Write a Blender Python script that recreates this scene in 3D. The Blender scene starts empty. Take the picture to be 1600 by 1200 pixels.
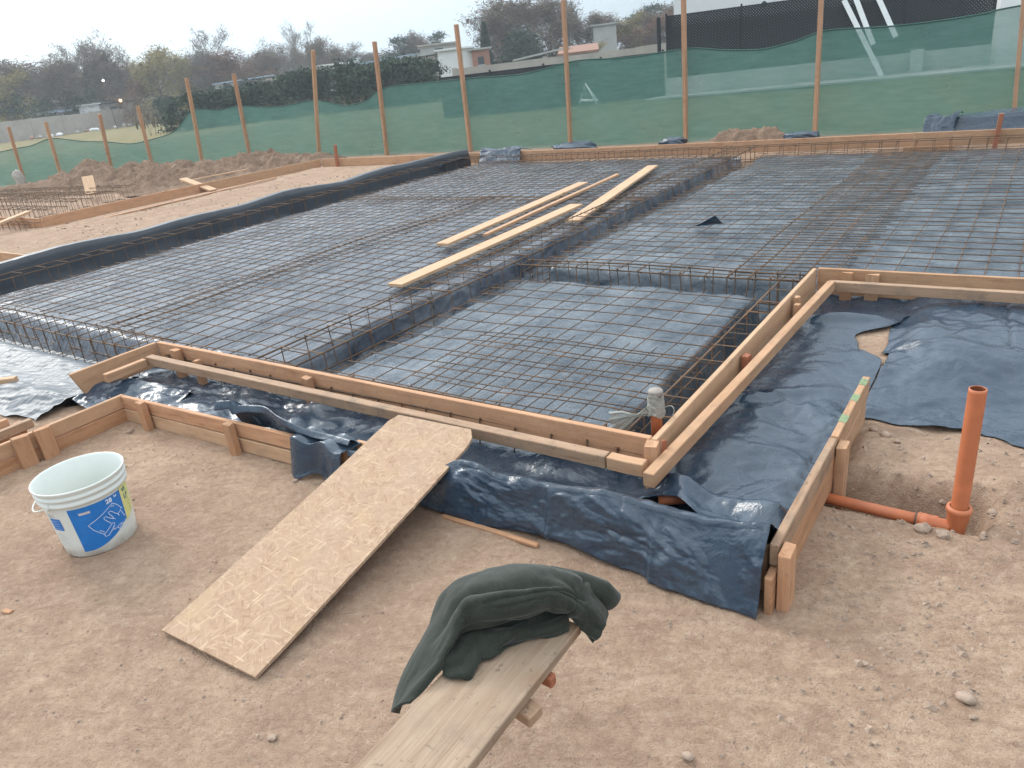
import bpy, bmesh, math, random
import numpy as np
from mathutils import Vector, Matrix
R = math.radians
scene = bpy.context.scene
C = scene.collection

# ---------------------------------------------------------------- camera, sky, sun, exposure
H = 1.6
cam_d = bpy.data.cameras.new('camera')
cam = bpy.data.objects.new('camera', cam_d); C.objects.link(cam)
cam_d.sensor_width = 36.0; cam_d.lens = 25.785
cam_d.clip_start = 0.05; cam_d.clip_end = 2500
m = Matrix(((0.82398862, -0.13991002, 0.54906097, 0.0),
            (0.55627872, 0.38392878, -0.73698892, 0.0),
            (-0.10768817, 0.91270142, 0.39418191, H),
            (0, 0, 0, 1)))
cam.matrix_world = m
scene.camera = cam
scene.render.resolution_x = 1024; scene.render.resolution_y = 768

SUN_EL, SUN_AZ = R(32), R(-78)          # azimuth measured from +Y towards +X
world = bpy.data.worlds.new("World"); scene.world = world
world.use_nodes = True
wn, wl = world.node_tree.nodes, world.node_tree.links
bg = wn['Background']
sky = wn.new('ShaderNodeTexSky'); sky.sky_type = 'NISHITA'; sky.sun_disc = False
sky.sun_elevation = SUN_EL; sky.sun_rotation = SUN_AZ
sky.air_density = 1.0; sky.dust_density = 4.0; sky.ozone_density = 1.0
# overcast: the blue dome is mostly covered by an even pale cloud layer
cloud = wn.new('ShaderNodeMixRGB'); cloud.blend_type = 'MIX'
tc = wn.new('ShaderNodeTexCoord')
nz = wn.new('ShaderNodeTexNoise'); nz.inputs['Scale'].default_value = 1.6; nz.inputs['Detail'].default_value = 3
mp = wn.new('ShaderNodeMapping'); mp.inputs['Scale'].default_value = (1, 1, 3.0)
wl.new(tc.outputs['Generated'], mp.inputs['Vector']); wl.new(mp.outputs['Vector'], nz.inputs['Vector'])
cr = wn.new('ShaderNodeValToRGB')
cr.color_ramp.elements[0].position = 0.3; cr.color_ramp.elements[0].color = (.93, .96, 1.0, 1)
cr.color_ramp.elements[1].position = 0.7; cr.color_ramp.elements[1].color = (1.06, 1.04, 1.0, 1)
wl.new(nz.outputs['Fac'], cr.inputs['Fac'])
# an overcast dome is two to three times brighter overhead than at the horizon
sx = wn.new('ShaderNodeSeparateXYZ'); wl.new(tc.outputs['Generated'], sx.inputs[0])
el = wn.new('ShaderNodeValToRGB'); e = el.color_ramp.elements
e[0].position = 0.0; e[0].color = (.225, .27, .305, 1)
e[1].position = 1.0; e[1].color = (.92, .98, 1.0, 1)
x_ = e.new(.14); x_.color = (.255, .31, .355, 1)
x_ = e.new(.5); x_.color = (.66, .73, .80, 1)
wl.new(sx.outputs['Z'], el.inputs['Fac'])
# thinner cloud towards the low sun
sdv = wn.new('ShaderNodeVectorMath'); sdv.operation = 'DOT_PRODUCT'; sdv.inputs[1].default_value = (math.sin(SUN_AZ)*math.cos(.2), math.cos(SUN_AZ)*math.cos(.2), math.sin(.2))
wl.new(tc.outputs['Generated'], sdv.inputs[0])
gl = wn.new('ShaderNodeMapRange'); gl.interpolation_type = 'SMOOTHSTEP'
gl.inputs['From Min'].default_value = .35; gl.inputs['From Max'].default_value = 1.0; gl.inputs['To Min'].default_value = 21.0; gl.inputs['To Max'].default_value = 42.0
wl.new(sdv.outputs['Value'], gl.inputs['Value'])
m1 = wn.new('ShaderNodeVectorMath'); m1.operation = 'MULTIPLY'; wl.new(el.outputs['Color'], m1.inputs[0]); wl.new(cr.outputs['Color'], m1.inputs[1])
m2 = wn.new('ShaderNodeVectorMath'); m2.operation = 'SCALE'; wl.new(m1.outputs[0], m2.inputs[0]); wl.new(gl.outputs['Result'], m2.inputs['Scale'])
cloud.inputs['Fac'].default_value = 0.85
wl.new(sky.outputs['Color'], cloud.inputs['Color1']); wl.new(m2.outputs[0], cloud.inputs['Color2'])
wl.new(cloud.outputs['Color'], bg.inputs['Color'])
bg.inputs['Strength'].default_value = 0.1

sun_d = bpy.data.lights.new('sun', 'SUN'); sun_d.energy = 1.5; sun_d.angle = R(15); sun_d.color = (1.0, 0.95, 0.88)
sun = bpy.data.objects.new('sun', sun_d); C.objects.link(sun)
sd = Vector((math.sin(SUN_AZ)*math.cos(SUN_EL), math.cos(SUN_AZ)*math.cos(SUN_EL), math.sin(SUN_EL)))
sun.rotation_euler = sd.to_track_quat('Z', 'Y').to_euler()
sun.location = (0, 0, 20)
vs = scene.view_settings
vs.view_transform = 'Standard'; vs.look = 'None'; vs.exposure = 0.16; vs.gamma = 1.0; vs.use_curve_mapping = False

# ---------------------------------------------------------------- numpy noise
_rs = np.random.RandomState(7)
_perm = _rs.permutation(256); _perm = np.concatenate([_perm, _perm, _perm])
_grad = _rs.uniform(-1, 1, (256, 2)); _grad /= np.linalg.norm(_grad, axis=1)[:, None]
def perlin(x, y):
    xi = np.floor(x).astype(int); yi = np.floor(y).astype(int)
    xf = x-xi; yf = y-yi; xi &= 255; yi &= 255
    u = xf*xf*xf*(xf*(xf*6-15)+10); v = yf*yf*yf*(yf*(yf*6-15)+10)
    def g(a, b, dx, dy):
        h = _grad[_perm[_perm[a & 255]+(b & 255)] & 255]
        return h[..., 0]*dx+h[..., 1]*dy
    n00 = g(xi, yi, xf, yf); n10 = g(xi+1, yi, xf-1, yf); n01 = g(xi, yi+1, xf, yf-1); n11 = g(xi+1, yi+1, xf-1, yf-1)
    return ((n00*(1-u)+n10*u)*(1-v)+(n01*(1-u)+n11*u)*v)*1.5
def fbm(x, y, o=4, s=1.0):
    r = 0; a = 1.0; t = 0
    for k in range(o):
        r = r+a*perlin(x*s+17.3*k, y*s-9.1*k); t += a; a *= .5; s *= 2.03
    return r/t
def ss(a, b, x):
    t = np.clip((x-a)/(b-a), 0, 1); return t*t*(3-2*t)
_tv = np.random.RandomState(21).uniform(-1, 1, 256)
def tri(x, y):
    """noise interpolated linearly over a triangle lattice: flat facets that meet in sharp folds"""
    F = .36602540; G = .21132487
    k = (x+y)*F; u = x+k; v = y+k
    i = np.floor(u).astype(int); j = np.floor(v).astype(int); fu = u-i; fv = v-j
    h = lambda a, b: _tv[_perm[_perm[a & 255]+(b & 255)] & 255]
    A, D = h(i, j), h(i+1, j+1); B, Cc = h(i+1, j), h(i, j+1)
    return np.where(fu > fv, A*(1-fu)+B*(fu-fv)+D*fv, A*(1-fv)+Cc*(fv-fu)+D*fu)
def crease(x, y, s=3.0, seed=0.0, sharp=1.0):
    """crumpled film: sharp folds between flattish facets, around .3"""
    wx = x+.10*perlin(x*2.3+seed, y*2.3+5); wy = y+.10*perlin(x*2.3-8, y*2.3+seed)
    c, q = math.cos(seed), math.sin(seed); ux = wx*c-wy*q; uy = wx*q+wy*c
    r = .42*tri(ux*s+seed, uy*s*.8)+.24*tri(uy*s*2.1, ux*s*2.4+seed)+.12*tri(ux*s*4.3+3, uy*s*4.6)+.05*tri(ux*s*9, uy*s*8.2)
    rd = np.abs(perlin(wx*s*.8+seed*3.1, wy*s*.8-seed))
    return .3+r*.8-.30*(rd-.25)

# ---------------------------------------------------------------- object helpers
def tag(o, label=None, cat=None, group=None, kind=None):
    if label: o['label'] = label
    if cat: o['category'] = cat
    if group: o['group'] = group
    if kind: o['kind'] = kind
    return o
def mesh_obj(name, verts, faces, mat=None, parent=None, smooth=False, loc=(0, 0, 0), rot=None):
    me = bpy.data.meshes.new(name); me.from_pydata([tuple(v) for v in verts], [], faces); me.update()
    if smooth: me.polygons.foreach_set('use_smooth', [True]*len(me.polygons))
    if mat: me.materials.append(mat)
    o = bpy.data.objects.new(name, me); C.objects.link(o); o.location = loc
    if rot: o.rotation_euler = rot
    if parent: o.parent = parent
    return o
def bm_obj(name, bm, mat, parent=None, smooth=False, loc=(0, 0, 0), rot=None):
    me = bpy.data.meshes.new(name); bm.to_mesh(me); bm.free()
    if smooth: me.polygons.foreach_set('use_smooth', [True]*len(me.polygons))
    me.materials.append(mat)
    o = bpy.data.objects.new(name, me); C.objects.link(o); o.location = loc
    if rot: o.rotation_euler = rot
    if parent: o.parent = parent
    return o
def grid_obj(name, P, mat, smooth=True, keep=None, parent=None):
    """P: (n,m,3) array of points"""
    n, m_ = P.shape[:2]
    idx = np.arange(n*m_).reshape(n, m_)
    q = np.stack([idx[:-1, :-1], idx[1:, :-1], idx[1:, 1:], idx[:-1, 1:]], -1).reshape(-1, 4)
    if keep is not None: q = q[keep.reshape(-1)]
    used = np.unique(q); rem = -np.ones(n*m_, int); rem[used] = np.arange(len(used))
    q = rem[q]; v = P.reshape(-1, 3)[used]
    me = bpy.data.meshes.new(name)
    me.vertices.add(len(v)); me.vertices.foreach_set('co', v.astype(np.float32).ravel())
    me.loops.add(len(q)*4); me.loops.foreach_set('vertex_index', q.ravel().astype(np.int32))
    me.polygons.add(len(q)); me.polygons.foreach_set('loop_start', np.arange(0, len(q)*4, 4, dtype=np.int32))
    me.polygons.foreach_set('loop_total', np.full(len(q), 4, np.int32))
    me.polygons.foreach_set('use_smooth', np.full(len(q), smooth))
    me.update(calc_edges=True); me.validate()
    me.materials.append(mat)
    o = bpy.data.objects.new(name, me); C.objects.link(o)
    if parent: o.parent = parent
    return o
def solidify(o, t, off=0):
    md = o.modifiers.new('thick', 'SOLIDIFY'); md.thickness = t; md.offset = off
def empty(name, loc=(0, 0, 0), rot=(0, 0, 0)):
    o = bpy.data.objects.new(name, None); C.objects.link(o); o.location = loc; o.rotation_euler = rot
    o.empty_display_size = .1; return o
class Tubes:
    """collects tubes along polylines into one mesh"""
    def __init__(s): s.v = []; s.f = []
    def add(s, pts, r, n=5, cap=True, r2=None):
        pts = [Vector(p) for p in pts]; b = len(s.v); L = len(pts)
        up = None
        for i, p in enumerate(pts):
            d = (pts[min(i+1, L-1)]-pts[max(i-1, 0)])
            if d.length < 1e-9: d = Vector((0, 0, 1))
            d.normalize()
            if up is None:
                up = d.cross(Vector((0, 0, 1)))
                if up.length < .1: up = d.cross(Vector((1, 0, 0)))
                up.normalize()
            side = d.cross(up)
            if side.length < 1e-6: side = d.cross(Vector((.3, .7, .2)))
            side.normalize(); up = side.cross(d).normalized()
            rr = r if r2 is None else r+(r2-r)*i/max(1, L-1)
            for k in range(n):
                a = 2*math.pi*k/n
                s.v.append(p+up*(rr*math.cos(a))+side*(rr*math.sin(a)))
        for i in range(L-1):
            for k in range(n):
                a = b+i*n+k; c = b+i*n+(k+1) % n
                s.f.append((a, c, c+n, a+n))
        if cap and n > 2:
            s.f.append(tuple(b+k for k in range(n))[::-1]); s.f.append(tuple(b+(L-1)*n+k for k in range(n)))
    def obj(s, name, mat, parent=None, smooth=True, loc=(0, 0, 0)):
        return mesh_obj(name, s.v, s.f, mat, parent, smooth, loc)
def lathe_bm(prof, n=32, cap0=True, cap1=False):
    bm = bmesh.new(); rings = []
    for r, z in prof:
        rings.append([bm.verts.new((r*math.cos(2*math.pi*k/n), r*math.sin(2*math.pi*k/n), z)) for k in range(n)])
    for a, b in zip(rings[:-1], rings[1:]):
        for k in range(n): bm.faces.new((a[k], a[(k+1) % n], b[(k+1) % n], b[k]))
    if cap0: bm.faces.new(rings[0][::-1])
    if cap1: bm.faces.new(rings[-1])
    return bm

# ---------------------------------------------------------------- materials
class NT:
    def __init__(s, name):
        s.m = bpy.data.materials.new(name); s.m.use_nodes = True
        s.t = s.m.node_tree; s.n = s.t.nodes; s.l = s.t.links; s.b = s.n['Principled BSDF']
    def node(s, t, **k):
        x = s.n.new(t)
        for a, v in k.items():
            if a in x.inputs.keys(): x.inputs[a].default_value = v
            else: setattr(x, a, v)
        return x
    def link(s, a, b): s.l.new(a, b)
    def coord(s, scale=(1, 1, 1), rot=(0, 0, 0), rnd=False, kind='Object'):
        tc = s.node('ShaderNodeTexCoord'); mp = s.node('ShaderNodeMapping')
        mp.inputs['Scale'].default_value = scale; mp.inputs['Rotation'].default_value = rot
        s.link(tc.outputs[kind], mp.inputs['Vector'])
        if rnd:
            oi = s.node('ShaderNodeObjectInfo'); ml = s.node('ShaderNodeMath', operation='MULTIPLY'); ml.inputs[1].default_value = 37.0
            s.link(oi.outputs['Random'], ml.inputs[0])
            s.link(ml.outputs[0], mp.inputs['Location'])
        return mp.outputs['Vector']
    def ocoord(s, stretch, ang):
        a = s.coord((1, 1, 1), (0, 0, ang)); mp = s.node('ShaderNodeMapping'); mp.inputs['Scale'].default_value = stretch
        s.link(a, mp.inputs['Vector']); return mp.outputs['Vector']
    def noise(s, vec, scale, detail=4, rough=.55, dist=0):
        n = s.node('ShaderNodeTexNoise'); n.inputs['Scale'].default_value = scale; n.inputs['Detail'].default_value = detail
        n.inputs['Roughness'].default_value = rough; n.inputs['Distortion'].default_value = dist
        if vec is not None: s.link(vec, n.inputs['Vector'])
        return n.outputs['Fac']
    def ramp(s, fac, stops):
        r = s.node('ShaderNodeValToRGB'); e = r.color_ramp.elements
        while len(e) > 1: e.remove(e[0])
        e[0].position = stops[0][0]; e[0].color = (*stops[0][1], 1)
        for p, c in stops[1:]:
            x = e.new(p); x.color = (*c, 1)
        s.link(fac, r.inputs['Fac']); return r.outputs['Color']
    def val(s, fac, a, b, x0=0.0, x1=1.0):
        r = s.node('ShaderNodeMapRange'); r.inputs['From Min'].default_value = a; r.inputs['From Max'].default_value = b
        r.inputs['To Min'].default_value = x0; r.inputs['To Max'].default_value = x1
        s.link(fac, r.inputs['Value']); return r.outputs['Result']
    def mix(s, fac, a, b, mode='MIX'):
        x = s.node('ShaderNodeMixRGB', blend_type=mode)
        for i, v in (('Fac', fac), ('Color1', a), ('Color2', b)):
            if isinstance(v, (int, float)): x.inputs[i].default_value = v
            elif isinstance(v, tuple): x.inputs[i].default_value = (*v, 1)
            else: s.link(v, x.inputs[i])
        return x.outputs['Color']
    def math(s, op, a, b=0.0):
        x = s.node('ShaderNodeMath', operation=op)
        for i, v in enumerate((a, b)):
            if isinstance(v, (int, float)): x.inputs[i].default_value = v
            else: s.link(v, x.inputs[i])
        return x.outputs[0]
    def bump(s, h, strength=.5, dist=.01, normal=None):
        b = s.node('ShaderNodeBump'); b.inputs['Strength'].default_value = strength; b.inputs['Distance'].default_value = dist
        s.link(h, b.inputs['Height'])
        if normal: s.link(normal, b.inputs['Normal'])
        return b.outputs['Normal']
    def set(s, color=None, rough=None, normal=None, **k):
        for n, v in (('Base Color', color), ('Roughness', rough), ('Normal', normal), *k.items()):
            if v is None: continue
            if isinstance(v, (int, float)): s.b.inputs[n].default_value = v
            elif isinstance(v, tuple): s.b.inputs[n].default_value = (*v, 1) if len(v) == 3 else v
            else: s.link(v, s.b.inputs[n])
        return s.m

def m_wood(name, light, mid, dark, dirt=0.0, knots=True, rough=.75, flat=False):
    t = NT(name)
    v = t.coord((1, 1, 1), rnd=True)
    vs_ = t.coord((1.2, 14, 14), rnd=True)
    g = t.noise(vs_, 3.0, 6, .6, .6)
    vf = t.coord((3, 90, 90), rnd=True)
    g2 = t.noise(vf, 3.0, 3, .6)
    col = t.ramp(g, [(.28, dark), (.45, mid), (.7, light)])
    col = t.mix(t.val(g2, .35, .75, 0, .5), col, dark)
    big = t.noise(v, 2.2, 3, .5)
    col = t.mix(t.val(big, .45, .75, 0, .55), col, tuple(c*.78 for c in mid))
    oi = t.node('ShaderNodeObjectInfo')
    col = t.mix(t.val(oi.outputs['Random'], 0, 1, 0, .35), col, light)
    if knots:
        vo = t.node('ShaderNodeTexVoronoi', feature='F1'); vo.inputs['Scale'].default_value = 3.2
        vo.inputs['Randomness'].default_value = 1.0
        t.link(t.coord((1.0, 1.9, 0) if flat else (1.0, 0, 1.9), rnd=True), vo.inputs['Vector'])
        k = t.val(vo.outputs['Distance'], .03, .062, .85, 0)
        col = t.mix(k, col, tuple(c*.35 for c in dark))
        k2 = t.val(vo.outputs['Distance'], .05, .17, .5, 0)
        col = t.mix(k2, col, (dark[0], dark[1]*.8, dark[2]*.6))
    if dirt:
        d = t.noise(v, 9, 5, .65); col = t.mix(t.val(d, .5, .72, 0, dirt), col, (.20, .16, .125))
        d2 = t.noise(v, 60, 3, .6); col = t.mix(t.val(d2, .62, .72, 0, dirt), col, (.10, .08, .06))
    n = t.bump(g2, .35, .002)
    col = t.mix(1.0, col, (.97, .905, .845), 'MULTIPLY')
    return t.set(col, rough, n, **{'Specular IOR Level': .3})
W_ORANGE = m_wood('pine_board_orange', (.62, .39, .25), (.54, .315, .19), (.33, .155, .08), .3)
W_PALE = m_wood('pine_board_pale', (.58, .385, .25), (.50, .315, .195), (.33, .18, .10), .3)
W_NEW = m_wood('pine_plank_new', (.64, .46, .315), (.56, .39, .255), (.40, .25, .15), .14, flat=True)
W_GREY = m_wood('pine_weathered', (.46, .33, .235), (.38, .26, .18), (.23, .145, .09), .7)
W_BENCH = m_wood('plank_dusty', (.43, .345, .27), (.36, .275, .205), (.21, .14, .092), .5, flat=True)
W_BOARD = m_wood('pine_board_dry', (.62, .44, .30), (.54, .365, .235), (.37, .22, .13), .3)
W_POST = m_wood('post_wood', (.56, .36, .24), (.47, .285, .18), (.30, .16, .09), .3)
W_STAKE = m_wood('stake_wood', (.54, .335, .205), (.46, .26, .15), (.28, .13, .065), .35, knots=False)
W_RED = m_wood('red_stake', (.44, .19, .11), (.36, .14, .08), (.24, .08, .045), .2, knots=False)

def m_dirt():
    t = NT('dirt_and_grass')
    g = t.node('ShaderNodeNewGeometry'); sp = t.node('ShaderNodeSeparateXYZ'); t.link(g.outputs['Position'], sp.inputs[0])
    v = t.coord()
    a = t.noise(v, .9, 4, .55); b = t.noise(v, 5.5, 6, .7); c = t.noise(v, 38, 5, .72); d = t.noise(v, 170, 3, .6)
    col = t.ramp(a, [(.3, (.335, .235, .17)), (.5, (.40, .285, .205)), (.7, (.445, .33, .24))])
    col = t.mix(t.val(b, .38, .66, 0, .7), col, (.30, .205, .15))
    col = t.mix(t.val(b, .56, .40, 0, .35), col, (.50, .385, .29))
    st = t.noise(t.ocoord((5, 22, 1), -.5), 1.0, 6, .72, .8); st2 = t.noise(t.ocoord((26, 8, 1), .6), 1.0, 5, .7, .6)
    col = t.mix(t.val(st, .50, .68, 0, .6), col, (.25, .175, .13)); col = t.mix(t.val(st2, .50, .32, 0, .35), col, (.52, .40, .31))
    wet = t.noise(t.coord(), .55, 3, .5); col = t.mix(t.val(wet, .5, .68, 0, .4), col, (.34, .235, .175))
    col = t.mix(t.val(c, .50, .64, 0, .45), col, (.25, .165, .12))
    col = t.mix(t.val(c, .45, .33, 0, .38), col, (.56, .45, .355))
    col = t.mix(t.val(d, .54, .72, 0, .5), col, (.19, .13, .095))
    # grass beyond the shade net (a mown lawn), dry pasture to the far left
    gr = t.ramp(t.noise(v, 1.6, 6, .7), [(.3, (.06, .065, .032)), (.55, (.11, .115, .055)), (.75, (.19, .175, .095))])
    dry = t.ramp(t.noise(v, .5, 5, .65), [(.3, (.13, .13, .06)), (.6, (.22, .185, .095)), (.8, (.27, .21, .125))])
    xx = sp.outputs['X']; yy = sp.outputs['Y']
    gf = t.mix(t.val(xx, -46, -36, 1, 0), gr, dry)
    # the far side of the net line:  y > 13.6  (right)   or beyond the left run
    line = t.math('ADD', yy, t.math('MULTIPLY', t.math('MINIMUM', t.math('ADD', xx, 14.9), 0.0), -.355))
    edge = t.math('ADD', line, t.math('MULTIPLY', t.noise(v, 1.2, 4), 1.2))
    col = t.mix(t.val(edge, 13.9, 14.6, 0, 1), col, gf)
    far = t.val(t.math('MULTIPLY', xx, -1.0), 40, 46, 0, 1)
    col = t.mix(far, col, dry)
    h = t.math('ADD', t.math('MULTIPLY', t.math('ADD', b, st), .5), t.math('ADD', t.math('MULTIPLY', c, .38), t.math('MULTIPLY', d, .25)))
    n = t.bump(h, .95, .022)
    n = t.bump(d, .35, .004, n)
    col = t.mix(1.0, col, (1.0, .958, .925), 'MULTIPLY')
    return t.set(col, .95, n, **{'Specular IOR Level': .15})
M_DIRT = m_dirt()
def m_soil():
    t = NT('loose_soil'); v = t.coord()
    b = t.noise(v, 3, 6, .7); c = t.noise(v, 22, 5, .7)
    col = t.ramp(b, [(.3, (.165, .11, .08)), (.5, (.25, .17, .12)), (.7, (.33, .235, .17))])
    col = t.mix(t.val(c, .45, .65, 0, .5), col, (.15, .10, .075))
    return t.set(col, .97, t.bump(c, .8, .03), **{'Specular IOR Level': .1})
M_SOIL = m_soil()

def m_plastic(name, base=(.022, .028, .038), rough=(.22, .42), dust_sheen=.4, scale=1.0, rib=False, bumps=.5, sheen=(.40,.36,.32)):
    t = NT(name); v = t.coord()
    vo = t.node('ShaderNodeTexVoronoi', feature='SMOOTH_F1'); vo.inputs['Scale'].default_value = 7*scale; vo.inputs['Smoothness'].default_value = .25
    wv = t.mix(.22, v, t.node('ShaderNodeTexNoise', Scale=3.0).outputs['Color'])
    t.link(wv, vo.inputs['Vector'])
    ns = t.noise(v, 5*scale, 5, .62, 1.2)
    ridge = t.math('ABSOLUTE', t.math('SUBTRACT', ns, .5))
    ns2 = t.noise(v, 19*scale, 4, .6, .8)
    ridge2 = t.math('ABSOLUTE', t.math('SUBTRACT', ns2, .5))
    ed = t.node('ShaderNodeTexVoronoi', feature='F1'); ed.inputs['Scale'].default_value = 15*scale; t.link(wv, ed.inputs['Vector'])
    ed2 = t.node('ShaderNodeTexVoronoi', feature='F2'); ed2.inputs['Scale'].default_value = 15*scale; t.link(wv, ed2.inputs['Vector'])
    fac = t.math('SUBTRACT', ed2.outputs['Distance'], ed.outputs['Distance'])
    h = t.math('ADD', t.math('MULTIPLY', vo.outputs['Distance'], .45), t.math('ADD', t.math('MULTIPLY', ridge, -1.3), t.math('MULTIPLY', ridge2, -.8)))
    h = t.math('ADD', h, t.math('MULTIPLY', t.math('MINIMUM', fac, .35), -.16))
    if rib:
        rv = t.coord((26, 1.1, 1)); rn = t.noise(rv, 1.0, 3, .6)
        rv2 = t.coord((60, 2.2, 1)); rn2 = t.noise(rv2, 1.0, 3, .6)
        h = t.math('ADD', t.math('MULTIPLY', h, .35), t.math('ADD', t.math('MULTIPLY', rn, 3.2), t.math('MULTIPLY', rn2, 1.2)))
    n = t.bump(h, bumps, .02)
    du = t.noise(v, 2.3, 6, .72); d2 = t.noise(v, 45, 3, .6)
    df = t.math('MULTIPLY', t.val(du, .36, .66, .05, 1), dust_sheen)
    df = t.math('ADD', df, t.math('MULTIPLY', t.val(d2, .6, .75, 0, .35), dust_sheen))
    col = t.mix(df, base, sheen)  # dust patches plus a pale film sheen, both painted into the base colour
    r = t.val(du, .35, .7, rough[0], rough[1])
    return t.set(col, r, n, **{'Specular IOR Level': .62})
P_SLAB_L = m_plastic('film_slab_left', (.016, .028, .050), (.11, .26), .34, 1.0, rib=True, bumps=.42, sheen=(.42, .44, .47))
P_SLAB_R = m_plastic('film_slab_right', (.016, .033, .054), (.14, .30), .30, 1.2, bumps=.42, sheen=(.36, .40, .43))
P_BLUE = m_plastic('film_near', (.012, .032, .060), (.19, .36), .10, .7, bumps=.34, sheen=(.33, .36, .38))

P_BLACK = m_plastic('film_black', (.010, .015, .026), (.40, .55), .07, .8, bumps=.3, sheen=(.30, .30, .30))
P_TONGUE = m_plastic('film_pleated', (.022, .036, .052), (.38, .52), .36, .6, rib=True, bumps=.30, sheen=(.40, .41, .42))
def m_rust():
    t = NT('rusty_steel'); v = t.coord()
    a = t.noise(v, 6, 4, .6); b = t.noise(v, 60, 3, .6)
    col = t.ramp(a, [(.3, (.075, .055, .045)), (.5, (.125, .08, .05)), (.7, (.22, .115, .055))])
    col = t.mix(t.val(b, .5, .75, 0, .6), col, (.26, .12, .05))
    return t.set(col, .7, None, Metallic=.25)
M_RUST = m_rust()
def m_rustwire():
    t = NT('tie_wire'); v = t.coord()
    return t.set(t.ramp(t.noise(v, 30, 3), [(.3, (.12, .06, .035)), (.7, (.30, .13, .06))]), .75, None)
M_WIRE = m_rustwire()
def m_plain(name, col, rough=.6, var=.2, sc=8, bump=0, metallic=0, spec=None):
    t = NT(name); v = t.coord(rnd=True); n = t.noise(v, sc, 5, .6)
    c = t.ramp(n, [(.25, tuple(x*(1-var) for x in col)), (.75, tuple(min(1, x*(1+var)) for x in col))])
    k = {'Metallic': metallic}
    if spec is not None: k['Specular IOR Level'] = spec
    return t.set(c, rough, t.bump(n, bump, .01) if bump else None, **k)
M_PVC = m_plain('orange_pvc', (.47, .145, .06), .5, .22, 9)
M_PVC_IN = m_plain('pvc_inner', (.20, .06, .025), .6, .1)
M_RUBBER = m_plain('rubber_ring', (.10, .06, .045), .6)
M_STONE = m_plain('stone', (.34, .25, .19), .95, .35, 25, .8)
def m_bucket():
    t = NT('bucket_plastic'); v = t.coord()
    c = t.ramp(t.noise(v, 6, 4), [(.3, (.64, .67, .63)), (.7, (.73, .75, .71))])
    s = t.noise(v, 28, 5, .75); c = t.mix(t.val(s, .63, .74, 0, .55), c, (.33, .29, .23))
    z = t.node('ShaderNodeSeparateXYZ'); t.link(v, z.inputs[0])
    low = t.math('MULTIPLY', t.val(z.outputs['Z'], 0, .06, 1, 0), t.val(t.noise(v, 14, 4), .4, .7, 0, 1))
    c = t.mix(low, c, (.36, .30, .23))
    return t.set(c, .38, t.bump(s, .05, .002))
M_BUCKET = m_bucket()
M_BLUE = m_plain('label_blue', (.01, .175, .54), .45, .12, 30)
M_YEL = m_plain('label_yellow', (.68, .66, .26), .5, .06, 20)
M_INKW = m_plain('label_white_line', (.72, .80, .88), .5, .03)
M_INKG = m_plain('label_teal_letters', (.03, .17, .20), .5, .03)
M_INKD = m_plain('label_grey_print', (.25, .32, .42), .5, .1)
M_STICK = m_plain('label_small_sticker', (.55, .52, .50), .5, .1, 60)
def m_fleece():
    t = NT('fleece'); v = t.coord(); n = t.noise(v, 240, 3, .7); n2 = t.noise(v, 30, 4, .6)
    c = t.ramp(n2, [(.3, (.024, .028, .022)), (.7, (.037, .042, .033))])
    c = t.mix(t.val(n, .5, .75, 0, .3), c, (.085, .10, .085))
    return t.set(c, .95, t.bump(n, .35, .003), **{'Sheen Weight': .18, 'Sheen Roughness': .45, 'Specular IOR Level': .1})
M_FLEECE = m_fleece()
def m_osb():
    t = NT('strand_board')
    base = t.noise(t.coord(), 7, 5, .65)
    col = t.ramp(base, [(.3, (.345, .235, .16)), (.7, (.42, .30, .21))])
    h = base
    for i, (ang, sc, st, lo) in enumerate(((.25, 16, 5, .3), (1.25, 18, 5, .4), (2.3, 17, 6, .45), (2.9, 24, 5, .5), (.75, 26, 6, .5), (1.75, 18, 11, .90), (.1, 16, 12, .93))):
        vo = t.node('ShaderNodeTexVoronoi', feature='F1'); vo.inputs['Scale'].default_value = sc
        t.link(t.ocoord((1.0, st, 1), ang), vo.inputs['Vector'])
        sp = t.node('ShaderNodeSeparateColor'); t.link(vo.outputs['Color'], sp.inputs[0])
        f = t.val(sp.outputs[0], lo, lo+.06, 0, .62 if i < 5 else .8)
        f = t.math('MULTIPLY', f, t.val(vo.outputs['Distance'], .42, .55, 1, .15))
        c2 = t.ramp(sp.outputs[1], [(.0, (.26, .165, .10)), (.2, (.355, .245, .165)), (.7, (.42, .305, .215)), (.95, (.50, .375, .255))])
        if i > 4: c2 = t.ramp(sp.outputs[1], [(.0, (.52, .40, .28)), (1, (.60, .465, .32))])
        col = t.mix(f, col, c2)
        h = t.math('ADD', h, t.math('MULTIPLY', sp.outputs[1], f))
    for rot in (.5, 2.0, 1.2):
        fine = t.noise(t.ocoord((9, 75, 1), rot), 3, 5, .75)
        col = t.mix(t.val(fine, .60, .70, 0, .5), col, (.20, .125, .08))
    d = t.noise(t.coord(), 3.0, 5, .65); col = t.mix(t.val(d, .45, .7, 0, .5), col, (.40, .30, .225))
    gold = t.noise(t.coord(), 4.2, 3, .6); col = t.mix(t.val(gold, .52, .68, 0, .4), col, (.46, .335, .185))
    col = t.mix(1.0, col, (1.0, .955, .935), 'MULTIPLY')
    return t.set(col, .85, t.bump(h, .3, .0012), **{'Specular IOR Level': .25})
M_OSB = m_osb()
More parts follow.
